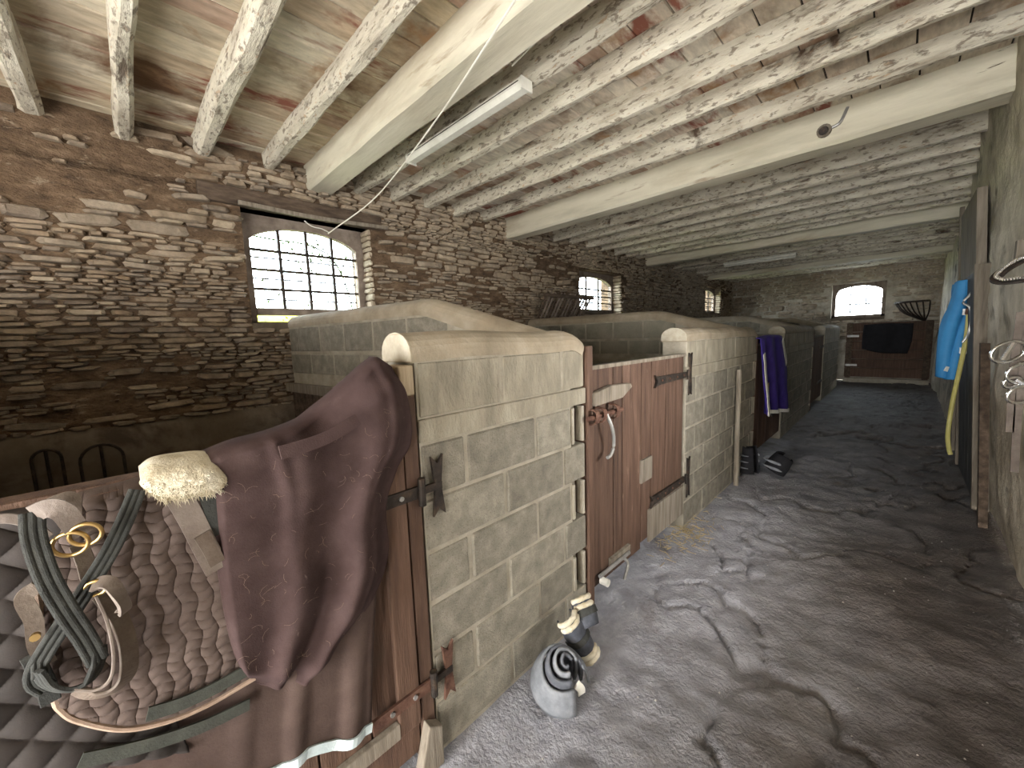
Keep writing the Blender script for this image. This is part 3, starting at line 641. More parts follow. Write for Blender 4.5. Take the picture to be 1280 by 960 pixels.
# other doors
def plain_door(n, y0, y1, label):
    t = thing('door_%d' % n, None, None, (XC, (y0 + y1) / 2, 0), kind='structure'); t['label'] = label
    k = 7
    for i in range(k):
        a = y0 + .06 + (y1 - y0 - .08) * i / k; b = y0 + .06 + (y1 - y0 - .08) * (i + 1) / k
        obj('plank', box(XF - .05, XF - .015, a + .003, b - .003, .12, 1.42), 'door_wood', t)
    obj('door_jamb', box(XF - .1, XF - .0, y0 + .005, y0 + .05, 0, 1.55), 'door_wood', t); obj('top_rail', box(XF - .055, XF - .005, y0 + .055, y1 - .02, 1.42, 1.445), 'grey_wood', t)
    for z in (.45, 1.2): obj('strap_hinge', box(XF - .015, XF - .003, y1 - .55, y1 - .02, z - .025, z + .025), 'iron', t)
plain_door(3, Y2B, Y3A, 'brown stall door under the purple rug'); plain_door(4, Y3B, Y4A, 'last stall door at the dark end of the aisle')

# ================================================================== DOOR 1 (hung with rugs)
d1 = thing('door_1', None, None, (XC, .1, 0), kind='structure'); d1['label'] = 'brown plank stall door in the foreground, hung with rugs and tack'
ys_ = np.linspace(-.72, .64, 9)
for a, b in zip(ys_[:-1], ys_[1:]): obj('plank', box(XF - .05, XF - .012, a + .003, b - .003, .2, 1.30), 'door_wood', d1, bevel=.003)
obj('bottom_board', box(XF - .05, XF - .006, -.72, .645, .07, .2), 'door_wood', d1, bevel=.004)
obj('stile', box(XF - .012, XF + .012, .56, .645, .2, 1.30), 'door_wood', d1, bevel=.004)
obj('top_rail', box(XF - .065, XF + .0, -.73, .645, 1.30, 1.335), 'door_wood', d1, bevel=.008)
obj('ledge', box(XF - .012, XF + .014, -.72, .56, .2, .26), 'grey_wood', d1, bevel=.004)
obj('door_jamb', box(XF - .14, XF + .006, .652, .708, .0, 1.43), 'door_wood', d1, bevel=.006); obj('jamb_top', box(XF - .14, XF + .006, .652, .708, 1.43, 1.535), 'post_wood', d1, bevel=.006)
obj('jamb_foot', prism([(.60, .0), (.71, .0), (.712, .16), (.655, .2)], 0, XF + .006, XF + .05), 'grey_wood', d1, bevel=.006)
for z in (1.085, .33):
    h = obj('strap_hinge', box(XF + .012, XF + .022, .46, .69, z - .022, z + .022), 'iron' if z > 1 else 'rust', d1)
    obj('hinge_plate', swallow(XF + .006, XF + .018, .775, z - .115, z + .115, .026), 'iron' if z > 1 else 'rust', h)
    obj('hinge_pin', tube([(XF + .024, .70, z - .05), (XF + .024, .70, z + .05)], .014, 10), 'iron', h)
    obj('strap_link', box(XF + .008, XF + .02, .70, .79, z - .014, z + .014), 'iron', h)
    obj('stud', studs([(.53, z), (.62, z)], XF + .022, .009), 'galv', h)

# ================================================================== THINGS HUNG ON THE FIRST DOOR
def over_top(P, back, drop):                            # carry the cloth over the door top and down behind it
    top = P[0]; rows = []
    for dx, dz in ((back, -drop), (back, -drop * .5), (back, -.02), (back * .6, .012), (back * .25, .010)):
        q = top.copy(); q[:, 0] = np.minimum(top[:, 0] + 0, XF + .05) + dx * 1.0; q[:, 2] += dz; rows.append(q)
    return np.concatenate([np.array(rows), P], 0)
DX = XF + .045
# dark diamond-quilted rug at the far left
S, u, v = coons([(-150, 690), (-60, 664), (0, 652), (45, 644), (95, 634)], [(-150, 1050), (-40, 1010), (70, 966), (150, 950), (236, 935)],
                [(-150, 690), (-150, 860), (-150, 1050)], [(95, 634), (140, 720), (190, 820), (236, 935)], 110, 130)
P = px_plane(S, 0, XF + .02); A = (P[..., 1] * .9 + P[..., 2]) / .075; B = (P[..., 1] * .9 - P[..., 2]) / .075
P[..., 0] += .003 + .013 * (np.abs(np.sin(math.pi * A)) * np.abs(np.sin(math.pi * B))) ** .45 + .012 * fbm(P * 4, 2)
qr = thing('quilted_rug', 'dark diamond-quilted horse rug on the foreground door, at the left edge', 'rug', (XF, -.2, .6))
obj('rug_body', sheet(over_top(P, -.09, .25)), 'quilt_dark', qr, smooth=True, solid=.008)
hem = px_plane(np.array(spline([(100, 951), (150, 940), (205, 925), (260, 905), (312, 880)], 30)), 0, XF + .052)
obj('surcingle_strap', ribbon(hem, .030, .005, (1, 0, 0)), 'webbing_green', qr)
# plain brown rug under the others, pale blue hem
S, u, v = coons([(70, 720), (200, 690), (330, 660), (478, 600)], [(70, 985), (180, 985), (270, 985), (335, 965), (385, 937), (430, 924), (463, 906)],
                [(70, 720), (70, 850), (70, 985)], [(478, 600), (472, 700), (466, 800), (463, 906)], 80, 60)
P = px_plane(S, 0, XF + .022); P[..., 0] += .004 + .016 * np.maximum(0, np.sin(u * 34 + 1.5 * v)) * sstep(.35, 1, u) * (.3 + v) + .006 * fbm(P * 6, 2)
br = thing('stable_rug', 'plain brown rug with pale blue hem hanging low on the foreground door', 'rug', (XF, .2, .3))
obj('rug_body', sheet(over_top(P, -.03, .02)), 'rug_brown', br, smooth=True, solid=.004)
obj('hem_binding', ribbon(P[-1] + np.array([.006, 0, 0]), .030, .006, (1, 0, 0)), 'pale_blue', br)
# saddle pad
S, u, v = coons([(96, 632), (150, 618), (205, 604), (268, 590)], [(72, 880), (95, 897), (150, 908), (205, 899), (260, 878), (318, 845)],
                [(96, 632), (58, 700), (52, 790), (72, 880)], [(268, 590), (290, 680), (310, 770), (318, 845)], 190, 190)
P = px_plane(S, 0, XF + .048); a_ = P[..., 1] / .030 + .16 * np.sin(P[..., 2] / .022 * math.pi * .5); b_ = P[..., 2] / .024 + .25 * np.sin(P[..., 1] / .030 * math.pi)
e_ = sstep(0, 9, np.minimum(189 - np.arange(190)[:, None], np.arange(190)[None, :]) * 1.0)
P[..., 0] += .003 + .0065 * e_ * (np.abs(np.sin(math.pi * a_)) * np.abs(np.sin(math.pi * b_))) ** .4 + .010 * fbm(P * 4 + 3, 2) + .01 * np.sin(math.pi * v)
sp_ = thing('saddle_pad', 'brown wave-quilted saddle pad with tan piped edge on the foreground door', 'saddle pad', (XF, .05, .8))
obj('pad_body', sheet(over_top(P, -.12, .3)), 'pad_brown', sp_, smooth=True, solid=.008)
edge = np.concatenate([P[80:, 0], P[-1, 1:]], 0) + np.array([.004, 0, 0])
obj('piping', tube(edge[::2], .0065, 8), 'binding', sp_)
tb = px_plane(np.array(spline([(184, 893), (225, 880), (265, 862), (312, 836)], 20)), 0, XF + .075)
obj('girth_strap', ribbon(tb, .030, .005, (1, 0, 0)), 'webbing_green', sp_)
sr = px_plane(np.array(spline([(92, 645), (120, 633), (152, 624)], 14)), 0, XF + .045)
obj('wither_patch', ribbon(sr, .045, .008, (1, 0, .4)), 'door_wood', sp_)
# brown fleece cooler slung from the jamb
S, u, v = coons([(262, 582), (300, 566), (345, 553), (390, 534), (425, 508), (452, 480), (474, 460), (490, 452), (508, 460)],
                [(316, 862), (335, 869), (365, 867), (402, 857)],
                [(262, 582), (266, 650), (274, 720), (285, 785), (298, 828), (316, 862)],
                [(508, 460), (520, 505), (524, 555), (506, 592), (492, 640), (494, 700), (474, 758), (437, 806), (402, 857)], 120, 120)
P = px_plane(S, 0, XF + .085)
d_ = (.022 * np.exp(-((u - .80) / .07) ** 2) - .035 * np.exp(-((u - .62) / .10) ** 2) * sstep(.18, .6, v) + .014 * np.exp(-((u - .42) / .08) ** 2) + .020 * np.sin(u * 11 + 2 * v) * v * (1 - .6 * v) * .8
      - .05 * sstep(.88, 1, u) - .045 * sstep(.9, 1.0, v) - .02 * sstep(.06, 0, u) + .018 * fbm(P * 5 + 8, 3) + .005 * np.sin(v * 16 + u * 5) * sstep(.72, .9, v) * sstep(.3, .6, u) * sstep(1, .8, u) + .008 * np.exp(-((u - .3 - .2 * v) / .03) ** 2) * sstep(.5, .1, v) + .010 * np.exp(-((u - .9 + .12 * v) / .03) ** 2) * sstep(.55, .2, v))
P[..., 0] += d_ - .05 * sstep(.08, 0, v) * sstep(.2, .6, u)
fc = thing('fleece_cooler', 'purple-brown fleece cooler rug slung from the jamb over the foreground door', 'rug', (XF, .4, .6))
obj('fleece_body', sheet(over_top(P, -.13, .3)), 'fleece_brown', fc, smooth=True, solid=.006)
rh = random.Random(9); hv = []; nF = P.shape
for _ in range(110):
    j0, i0 = rh.randrange(10, 108), rh.randrange(8, 108); p_ = P[j0, i0] + np.array([.006, 0, 0]); a0 = rh.uniform(0, 6.3); L_ = rh.uniform(.012, .035); bd_ = rh.uniform(-1.6, 1.6)
    q_ = [p_ + np.array([.002, L_ * t_ * math.cos(a0 + bd_ * t_), L_ * t_ * math.sin(a0 + bd_ * t_)]) for t_ in (0, .33, .66, 1)]
    hv.append(tube(q_, .00020, 3))
obj('loose_hairs', join(*hv), 'binding', fc, kind='stuff')
sm_ = px_plane(np.array(spline([(350, 566), (375, 559), (410, 546), (447, 524)], 24)), 0, XF + .128)
obj('seam_band', ribbon(sm_, .034, .010, (1, .1, .25)), 'fleece_brown', fc, smooth=False)
# sheepskin girth sleeve with its leather strap
S, u, v = coons([(178, 602), (195, 590), (230, 583), (262, 581), (281, 590)], [(180, 606), (205, 624), (240, 618), (268, 615), (281, 604)],
                [(178, 602), (178, 604), (180, 606)], [(281, 590), (283, 598), (281, 604)], 70, 36)
P = px_plane(S, 0, XF + .075); bulge = np.sin(math.pi * np.clip(v, 0, 1)) ** .6 * np.sin(math.pi * u) ** .35
P[..., 0] += .035 * bulge + .006 * fbm(P * 60, 3) * bulge + .006 * fbm(P * 25, 2); P[..., 2] += .006 * fbm(P * 70 + 4, 2) * v
gs = thing('sheepskin_girth', 'cream sheepskin sleeve with leather strap lying on the foreground door beside the fleece', 'girth', (XF, .15, 1.1))
obj('sleeve', sheet(over_top(P, -.10, .02)), 'sheepskin', gs, smooth=True, solid=.010)
rt = random.Random(5); tv = []
for _ in range(900):
    jv, ju = rt.randrange(4, 35), rt.randrange(2, 68); p_ = P[jv, ju]; L_ = rt.uniform(.006, .014) * (1.6 if jv > 26 else 1)
    d3 = np.array([rt.uniform(.3, 1), rt.uniform(-.5, .5), rt.uniform(-1.1, .3) - (.6 if jv > 26 else 0)]); d3 *= L_ / np.linalg.norm(d3); w3 = .0016
    tv.append(([p_ + (0, w3, 0), p_ + (0, -w3, w3), p_ + (0, -w3, -w3), p_ + d3], [(0, 1, 3), (1, 2, 3), (2, 0, 3)]))
obj('wool_tufts', join(*tv), 'sheepskin', gs, kind='stuff')
st = px_plane(np.array([(222, 618), (240, 650), (256, 682), (272, 712)], float), 0, XF + .085)
k_ = obj('strap', ribbon(st, .046, .006, (1, .1, .1), 12), 'leather_worn', gs)
st = px_plane(np.array([(252, 668), (262, 684), (272, 704)], float), 0, XF + .091); obj('keeper', ribbon(st, .030, .006, (1, .1, .1), 8), 'leather', k_)
st = px_plane(np.array([(258, 615), (266, 640), (273, 668)], float), 0, XF + .08); obj('dark_strap', ribbon(st, .030, .005, (1, .1, .1), 10), 'webbing', gs)
# headcollar
hc = thing('headcollar', 'dark webbing and leather headcollar with brass rings in front of the saddle pad', 'headcollar', (XF + .1, -.05, .8))
def strap(name, pts, wd, mat, off=.09, par=hc, th=.006, wave=0, rad=None, rx=.35):
    q = np.array(spline(pts, 44)); W = px_plane(q, 0, XF + off); t = np.linspace(0, 1, 44); W[:, 0] += wave * np.sin(t * math.pi); up = np.tile(np.array([1, .15, .12]), (44, 1))
    if rad is not None:                                   # loop whose face looks away from its centre
        c = U(rad[0], rad[1], 0, XF + off); up = W - c; up[:, 0] = 0; up /= np.linalg.norm(up, axis=1)[:, None]; up[:, 0] = rx
    ww = wd * .80; n = 4 if 'webbing' in name else 1
    if n == 1: return obj(name, ribbon(W, ww, th, up), mat, par, bevel=.0015)
    k = 13; prof = [(ww * (i / (k - 1) - .5), .003 + .0022 * abs(math.sin(math.pi * 3 * i / (k - 1)))) for i in range(k)] + [(ww / 2, -.003), (-ww / 2, -.003)]
    return obj(name, sweep(W, prof[::-1], up=up), mat, par)
strap('webbing_strap', [(172, 612), (160, 640), (140, 680), (118, 715), (92, 755), (66, 795), (47, 830), (45, 850), (58, 861)], .036, 'webbing', .085, wave=.03)
strap('webbing_strap', [(40, 640), (44, 670), (60, 712), (82, 752), (106, 792), (122, 826)], .040, 'webbing', .115, wave=.025)
strap('webbing_loop', [(47, 838), (60, 856), (85, 862), (110, 852), (122, 830), (124, 812)], .040, 'webbing', .11, rad=(85, 800), rx=.5)
strap('webbing_strap', [(98, 775), (72, 792), (52, 820), (50, 845)], .028, 'webbing', .10)
strap('crown_strap', [(42, 642), (62, 632), (80, 636), (92, 652), (102, 668)], .040, 'leather_worn', .115, wave=.02)
strap('crown_strap', [(58, 634), (74, 626), (88, 624), (90, 645)], .032, 'leather', .09)
strap('cheek_strap', [(98, 680), (106, 700), (112, 722)], .032, 'leather', .10)
strap('leather_loop', [(116, 732), (130, 724), (142, 728), (154, 748), (156, 762), (148, 764)], .030, 'leather_worn', .12, wave=.02, rad=(132, 760), rx=.8)
strap('noseband', [(128, 742), (148, 768), (160, 800), (160, 835), (144, 856), (118, 866), (94, 862)], .042, 'leather', .095, wave=.02, rad=(95, 800), rx=1.0)
strap('noseband_edge', [(120, 745), (134, 775), (142, 815), (138, 845), (120, 860), (92, 862)], .007, 'leather_worn', .122, wave=.01)
strap('side_strap', [(48, 732), (30, 748), (42, 775), (46, 805), (60, 830)], .030, 'leather', .08)
strap('side_strap', [(38, 818), (56, 852), (64, 878)], .034, 'webbing', .075)
strap('lead_strap', [(-20, 652), (10, 648), (38, 655), (60, 672)], .022, 'leather_worn', .07)
for (cu, cv, R_, off) in ((88, 680, .024, .122), (107, 668, .022, .128), (120, 735, .016, .118)):
    c = U(cu, cv, 0, XF + off); obj('brass_ring', torus(c, R_, .0038, (.25, 1, 0), (.2, 0, 1)), 'brass', hc, smooth=True)
for (cu, cv) in ((65, 745), (44, 796)):
    c = U(cu, cv, 0, XF + .12); obj('brass_stud', tube([c - np.array([.004, 0, 0]), c + np.array([.004, 0, 0])], .007, 10), 'brass', hc)
# timber rail of the manger inside the first stall, iron hoops on the plaster
mg = thing('manger', 'dark wooden manger board inside the first stall behind the foreground door', 'manger', (XL + .5, -.4, 0))
zt_ = U(90, 620, 0, XL + .62)[2]
obj('front_board', box(XL + .57, XL + .62, -2.2, 1.2, zt_ - .34, zt_), 'dark_wood', mg, bevel=.008); obj('top_rail', box(XL + .55, XL + .64, -2.2, 1.2, zt_, zt_ + .035), 'frame_wood', mg, bevel=.006)
for y in (-1.9, -.5, 1.0): obj('leg', box(XL + .56, XL + .61, y, y + .07, -.03, zt_ - .34), 'dark_wood', mg)
obj('trough', box(XL + .045, XL + .57, -2.2, 1.2, zt_ - .30, zt_ - .26), 'dark_wood', mg)
for i, (cu, rr) in enumerate(((128, .115), (58, .07))):
    c = U(cu, 575, 0, XL + .10); y = c[1]
    arc = [(XL + .085, y - rr, .55)] + [(XL + .085, y - rr * math.cos(t), c[2] + .10 * 0 + rr * 1.0 * math.sin(t)) for t in np.linspace(0, math.pi, 12)] + [(XL + .085, y + rr, .55)]
    h = tag(obj('iron_hoop', join(tube(arc, .010, 7), tube([(XL + .085, y, .55), (XL + .085, y, c[2] + rr)], .010, 7)), 'iron'), ('rusty arched iron hoop on the plaster above the manger, nearer the window', 'smaller rusty iron hoop on the plaster, at the far left')[i], 'hoop', 'iron hoops over the manger')

# ================================================================== HORSE BOOTS ON THE FLOOR
def shell(c, R0, R1, h, a0, a1, th, yaw, tilt, roll=0, lobe=0, n=28, m=8, lean=None):
    V = []
    for side in (0, 1):
        for j in range(m):
            t = j / (m - 1); r = R0 + (R1 - R0) * t + .006 * math.sin(math.pi * t) - (th if side else 0)
            for i in range(n):
                s = i / (n - 1); a = a0 + (a1 - a0) * s; rr = r * (1 + lobe * s); V.append((rr * math.cos(a), rr * math.sin(a), h * t + .012 * math.cos(a * 2) * t))
    g = grid(n, m); K = n * m; Fc = [q[::-1] for q in g] + [tuple(K + i for i in q) for q in g]
    per = list(range(n)) + [j * n + n - 1 for j in range(1, m)] + [(m - 1) * n + i for i in range(n - 2, -1, -1)] + [j * n for j in range(m - 2, 0, -1)]
    Fc += [(per[i], per[(i + 1) % len(per)], K + per[(i + 1) % len(per)], K + per[i]) for i in range(len(per))]
    Rm = np.array(Matrix.Rotation(yaw, 3, 'Z') @ Matrix.Rotation(tilt, 3, 'X') @ Matrix.Rotation(roll, 3, 'Y')); V = np.array(V) @ Rm.T
    if lean: V = V @ np.array(Matrix.Rotation(lean, 3, Vector((.62, .78, 0)))).T      # leans over towards the aisle
    V[:, 2] -= V[:, 2].min(); V += np.array(c); return V, Fc
def rim(vf, n, m, row, r, mat, par, lo=0, hi=None):
    q = vf[0][row * n:(row + 1) * n]; hi = hi or n; q = np.array(q[lo:hi]); o = obj('fleece_edge', None or tube(q, r, 9), mat, par, smooth=True); return o
def fz(x, y): return float(floor_h(np.array(x), np.array(y)))
def fleece_roll(path, r, par):
    p = spline(path, 26); V, Fc = sweep(p, circ(r, 10), up=(.3, .2, 1)); V = np.array(V); ce_ = np.repeat(p, 10, 0); d = V - ce_; d *= (1 + .45 * fbm(V * 70, 2))[:, None]
    return obj('fleece_edge', (ce_ + d, Fc), 'sheepskin', par, smooth=True)
gx_, gy_, _ = U(705, 872, 2, .03)
cz = fz(gx_, gy_)
b1 = thing('hoof_boot', 'pale grey boot with nested dark shells, nearest of the boots on the floor', 'boot', (gx_, gy_, cz), 'horse boots by the nearest block wall')
for k_, (r0, r1, h_, mt_, nm_) in enumerate(((.135, .095, .135, 'boot_grey', 'outer_shell'), (.098, .074, .185, 'boot_mid', 'inner_shell'), (.066, .052, .215, 'boot_grey', 'inner_shell'), (.036, .028, .225, 'boot_mid', 'inner_shell'))):
    obj(nm_, shell((gx_ - .055 - .004 * k_, gy_ + .045 + .012 * k_, cz), r0, r1, h_, .75 + .1 * k_, 5.9 - .1 * k_, .011, 0, 0, lobe=.06, lean=.42), mt_, b1, smooth=True)
q = U(722, 858, 0, gx_ + .055); obj('pull_tab', ribbon([q + np.array([.01, -.02, .03]), q + np.array([.018, 0, 0]), q + np.array([.012, .01, -.035])], .035, .008, (1, -.4, .2), 6), 'white_trim', b1)
def fleece_boot(label, u0, v0, u1, v1, yaw, mat, low):
    # dark cup lying on its side, fleece lining rolled over both rims
    a = U(u0, v0, 0, -1.06); b = U(u1, v1, 0, -.98); t = thing('tendon_boot', label, 'boot', ((a[0] + b[0]) / 2, (a[1] + b[1]) / 2, min(a[2], b[2]) - .03), 'horse boots by the nearest block wall')
    ax = b - a; L = np.linalg.norm(ax); ax /= L; nrm = np.array([1.0, -.35, .1]); nrm -= ax * (nrm @ ax); nrm /= np.linalg.norm(nrm); sd = np.cross(ax, nrm); V = []; n, m = 16, 9; R_ = .045
    for side in (0, .008):
        for j in range(m):
            for i in range(n):
                th_ = -1.9 + 3.8 * i / (n - 1); r = (R_ + .012 * math.sin(math.pi * j / (m - 1))) - side
                V.append(a + ax * L * j / (m - 1) + nrm * r * math.cos(th_) + sd * r * math.sin(th_))
    g = grid(n, m); K = n * m; Fc = g + [tuple(K + i for i in q[::-1]) for q in g]
    per = list(range(n)) + [j * n + n - 1 for j in range(1, m)] + [(m - 1) * n + i for i in range(n - 2, -1, -1)] + [j * n for j in range(m - 2, 0, -1)]
    Fc += [(per[i], per[(i + 1) % len(per)], K + per[(i + 1) % len(per)], K + per[i]) for i in range(len(per))]
    obj('shell', (V, Fc), mat, t, smooth=True)
    for end in ((a, .004), (a, .034)) + (((b, -.004), (b, -.03)) if low else ()):
        c, o_ = end
        fleece_roll([c + ax * o_ + nrm * (R_ + .004) * math.cos(th_) + sd * (R_ + .004) * math.sin(th_) for th_ in np.linspace(-1.2, 1.3, 7)], .013, t)
    m_ = (a + b) / 2
    obj('strap', ribbon([m_ + nrm * (R_ + .016) * math.cos(t_) + sd * (R_ + .016) * math.sin(t_) for t_ in np.linspace(-1.7, 1.7, 12)], .03, .004, np.array([nrm * math.cos(t_) + sd * math.sin(t_) for t_ in np.linspace(-1.7, 1.7, 12)])), 'webbing', t)
fleece_boot('dark tendon boot with two cream fleece edges, middle of the boots by the nearest wall', 706, 770, 736, 818, 0, 'boot_dark', True)
fleece_boot('dark tendon boot with one cream fleece edge, farthest of the boots by the nearest wall', 724, 748, 738, 783, 0, 'boot_dark', False)
for i, (uu, vv, ya, lab) in enumerate(((936, 588, .4, 'dark boot with grey stripes standing against the wall below the purple rug'), (953, 590, 1.8, 'dark striped boot lying in front of the wall below the purple rug'))):
    c = U(uu, vv, 2, .02); c[0] += .1 * i; z = fz(c[0], c[1]); t = thing('striped_boot', lab, 'boot', (c[0], c[1], z), 'horse boots below the purple rug')
    obj('shell', shell((c[0], c[1] - .06 + .1 * i, z), .11, .09, .30 if i == 0 else .2, 0, 5.2, .012, ya, -.15 if i == 0 else .5), 'black_rug', t, smooth=True)
    for zz_ in ((.06, .13, .2) if i == 0 else (.05, .12)):
        obj('stripe', shell((c[0], c[1] - .06 + .1 * i, z + zz_), .114, .112, .018, .2, 4.6, .006, ya, -.15 if i == 0 else .3), 'boot_grey', t, smooth=True)

# ================================================================== THINGS FARTHER ALONG
# pole leaning on the second wall
c = U(924, 462, 0, XF + .03); e = U(918, 597, 0, XF + .12)
tag(obj('pole', tube([(XF + .045, c[1] - .03, fz(XF + .04, c[1])), (XF + .03, c[1], c[2])], .024, 9), 'grey_wood'), 'thin upright pole leaning against the second block wall', 'pole')
# purple rug over the third door
S, u, v = coons([(951, 424), (957, 422), (966, 420), (978, 420)], [(954, 519), (960, 517), (972, 515), (988, 514)], [(951, 424), (952, 450), (953, 490), (954, 519)], [(978, 420), (984, 450), (987, 490), (988, 514)], 60, 40)
P = px_plane(S, 0, XF + .05); P[..., 0] += .03 * np.sin(u * 17 + v) * (.3 + v) + .02 * fbm(P * 4, 2)
pr = thing('purple_rug', 'purple rug with white and yellow trim hanging over the third stall door', 'rug', (XF, 6, .5))
obj('rug_body', sheet(over_top(P, -.09, .3)), 'purple', pr, smooth=True, solid=.01)
obj('side_trim', ribbon(P[8:, 2] + np.array([.012, 0, 0]), .07, .008, (1, 0, 0)), 'white_trim', pr); obj('hem_trim', ribbon(P[-1] + np.array([.012, 0, .02]), .045, .01, (1, 0, 0)), 'white_trim', pr)
obj('shoulder_trim', ribbon(P[2:16, -4] + np.array([.014, 0, 0]), .07, .008, (1, 0, 0)), 'white_trim', pr)
q = P[24:33, 10] + np.array([.016, 0, 0]); obj('badge', ribbon(q, .16, .006, (1, 0, 0)), 'yellow_patch', pr)
# hay racks
def on_left(u, v): return U(u, v, 0, XL + .1)
hr = thing('hay_rack', 'dark slatted wooden hay rack on the stone wall left of the second window', 'hay rack', (XL + .2, 5.3, 1.9))
ya, yb = U(662, 390, 0, XL)[1], U(722, 380, 0, XL)[1]
obj('rail', box(XL + .05, XL + .11, ya, yb, 1.84, 1.9), 'dark_wood', hr); obj('rail', box(XL + .30, XL + .36, ya, yb, 2.24, 2.29), 'dark_wood', hr)
for i in range(15):
    y = ya + .06 + (yb - ya - .12) * i / 14; obj('slat', tube([(XL + .08, y, 1.86), (XL + .34, y + .02, 2.32)], .018, 6), 'frame_wood' if i % 3 else 'dark_wood', hr)
c0 = np.array((U(1165, 378, 1, YE - .1)[0] - .05, YE - .07, 2.2)); R_ = .66
ck = thing('corner_hay_rack', 'dark iron corner hay basket on the far wall right of the far window', 'hay rack', tuple(c0 - np.array([.3, .3, .55])))
rimp = [c0 + np.array([-R_ * math.cos(t), -R_ * math.sin(t) * .8, 0]) for t in np.linspace(0, math.pi / 2, 12)]
obj('rim', tube(rimp, .025, 7), 'iron', ck)
for t in np.linspace(0, math.pi / 2, 9):
    obj('rack_bar', tube([c0 + np.array([-R_ * math.cos(t), -R_ * math.sin(t) * .8, 0]), c0 + np.array([-R_ * .7 * math.cos(t), -R_ * .6 * math.sin(t), -.28]), c0 + np.array([-.05, -.03, -.52])], .016, 6, n=8), 'iron', ck)
# boarded gate across the end of the aisle, dark rug on it
gt = thing('end_gate', 'brown boarded gate closing the far end of the aisle below the far window', 'gate', (-.28, YE - .25, 0))
for i in range(6): obj('board', box(-1.18, .56, YE - .27, YE - .23, .14 + i * .26, .14 + (i + 1) * .26 - .012), 'door_wood', gt)
for x in (-1.1, .48): obj('stile', box(x - .06, x + .06, YE - .30, YE - .27, .1, 1.70), 'dark_wood', gt)
obj('sill', box(-1.18, .56, YE - .30, YE - .2, -.03, .10), 'mortar', gt)
for z in (1.32, .48): obj('strap_hinge', box(-1.16, -.9, YE - .315, YE - .30, z - .03, z + .03), 'galv', gt)
S, u, v = coons([(1080, 406), (1110, 404), (1142, 404)], [(1077, 436), (1100, 441), (1134, 442)], [(1080, 406), (1078, 420), (1077, 436)], [(1142, 404), (1140, 425), (1134, 442)], 24, 16)
P = px_plane(S, 1, YE - .33); P[..., 1] += .012 * np.sin(u * 12)
tag(obj('black_rug', sheet(P), 'black_rug', smooth=True, solid=.03), 'black rug hanging on the boarded gate at the far end', 'rug')
# lamps
def batten(label, y, x0, x1, tubeon):
    t = thing('batten_light', label, 'light', ((x0 + x1) / 2, y, ZJ - .09), 'strip lights under the joists')
    zb = ZJ - .085
    obj('housing', prism([(y - .045, ZJ - .02), (y - .045, zb + .03), (y - .03, zb), (y + .03, zb), (y + .045, zb + .03), (y + .045, ZJ - .02)], 0, x0, x1), 'white_paint', t, bevel=.004)
    obj('end_cap', box(x0 - .012, x0, y - .05, y + .05, zb - .005, ZJ - .02), 'white_paint', t); obj('end_cap', box(x1, x1 + .012, y - .05, y + .05, zb - .005, ZJ - .02), 'white_paint', t)
    obj('seam', box(x0 + .02, x1 - .02, y - .048, y - .0455, zb + .045, zb + .05), 'iron', t)
    if tubeon: obj('tube', tube([(x0 - .0, y, zb - .02), (x1, y, zb - .02)], .018, 10), 'white_trim', t)
batten('white strip light housing fixed beside the nearest main beam', 1.98, -3.15, -1.78, False)
batten('unlit strip light with pale tube far down the ceiling', 10.52, -3.16, -1.75, True)
# wires
we = U(410, 292, 0, XL + .05); w0 = U(652, -12, 2, ZJ - .13); w1 = U(545, 150, 2, ZJ - .12); w2 = U(470, 246, 0, XL + .7)
tag(obj('wire', tube([w0, w1, w2, we], .006, 6, n=30), 'wire_white'), 'thin white wire slung from the nearest beam to the first window', 'wire')
w0 = U(640, 82, 2, ZJ - .06); w1 = U(676, 45, 2, ZJ - .05); w2 = U(722, -8, 2, ZJ - .05)
tag(obj('wire', tube([w0, w1, w2], .006, 6, n=14), 'wire_white'), 'short white wire leaving the end of the nearest strip light', 'wire')
q = U(412, 291, 0, XL - .14); q0 = U(372, 268, 0, XL - .1)
tag(obj('wire', tube([q0, U(388, 282, 0, XL - .12), U(402, 286, 0, XL - .13), q], .006, 6, n=14), 'wire_white'), 'looped wire end above the first window', 'wire')
lc = U(1023, 160, 2, ZJ - .10)
lh = thing('lamp_holder', 'small round lamp holder on the side of the second main beam', 'lamp holder', (lc[0], BIG[1] - .14, ZJ - .08))
obj('base', tube([(lc[0], BIG[1] - .118, ZJ - .03), (lc[0], BIG[1] - .15, ZJ - .03)], .05, 14), 'grey_wood', lh); obj('socket', tube([(lc[0], BIG[1] - .15, ZJ - .03), (lc[0], BIG[1] - .2, ZJ - .05)], .03, 12), 'iron', lh)
obj('conduit', tube([(lc[0] + .05, BIG[1] - .13, ZJ - .02), (lc[0] + .1, BIG[1] - .13, ZJ + .0), (lc[0] + .14, BIG[1] - .125, ZJ + .1)], .012, 7, n=8), 'galv', lh)

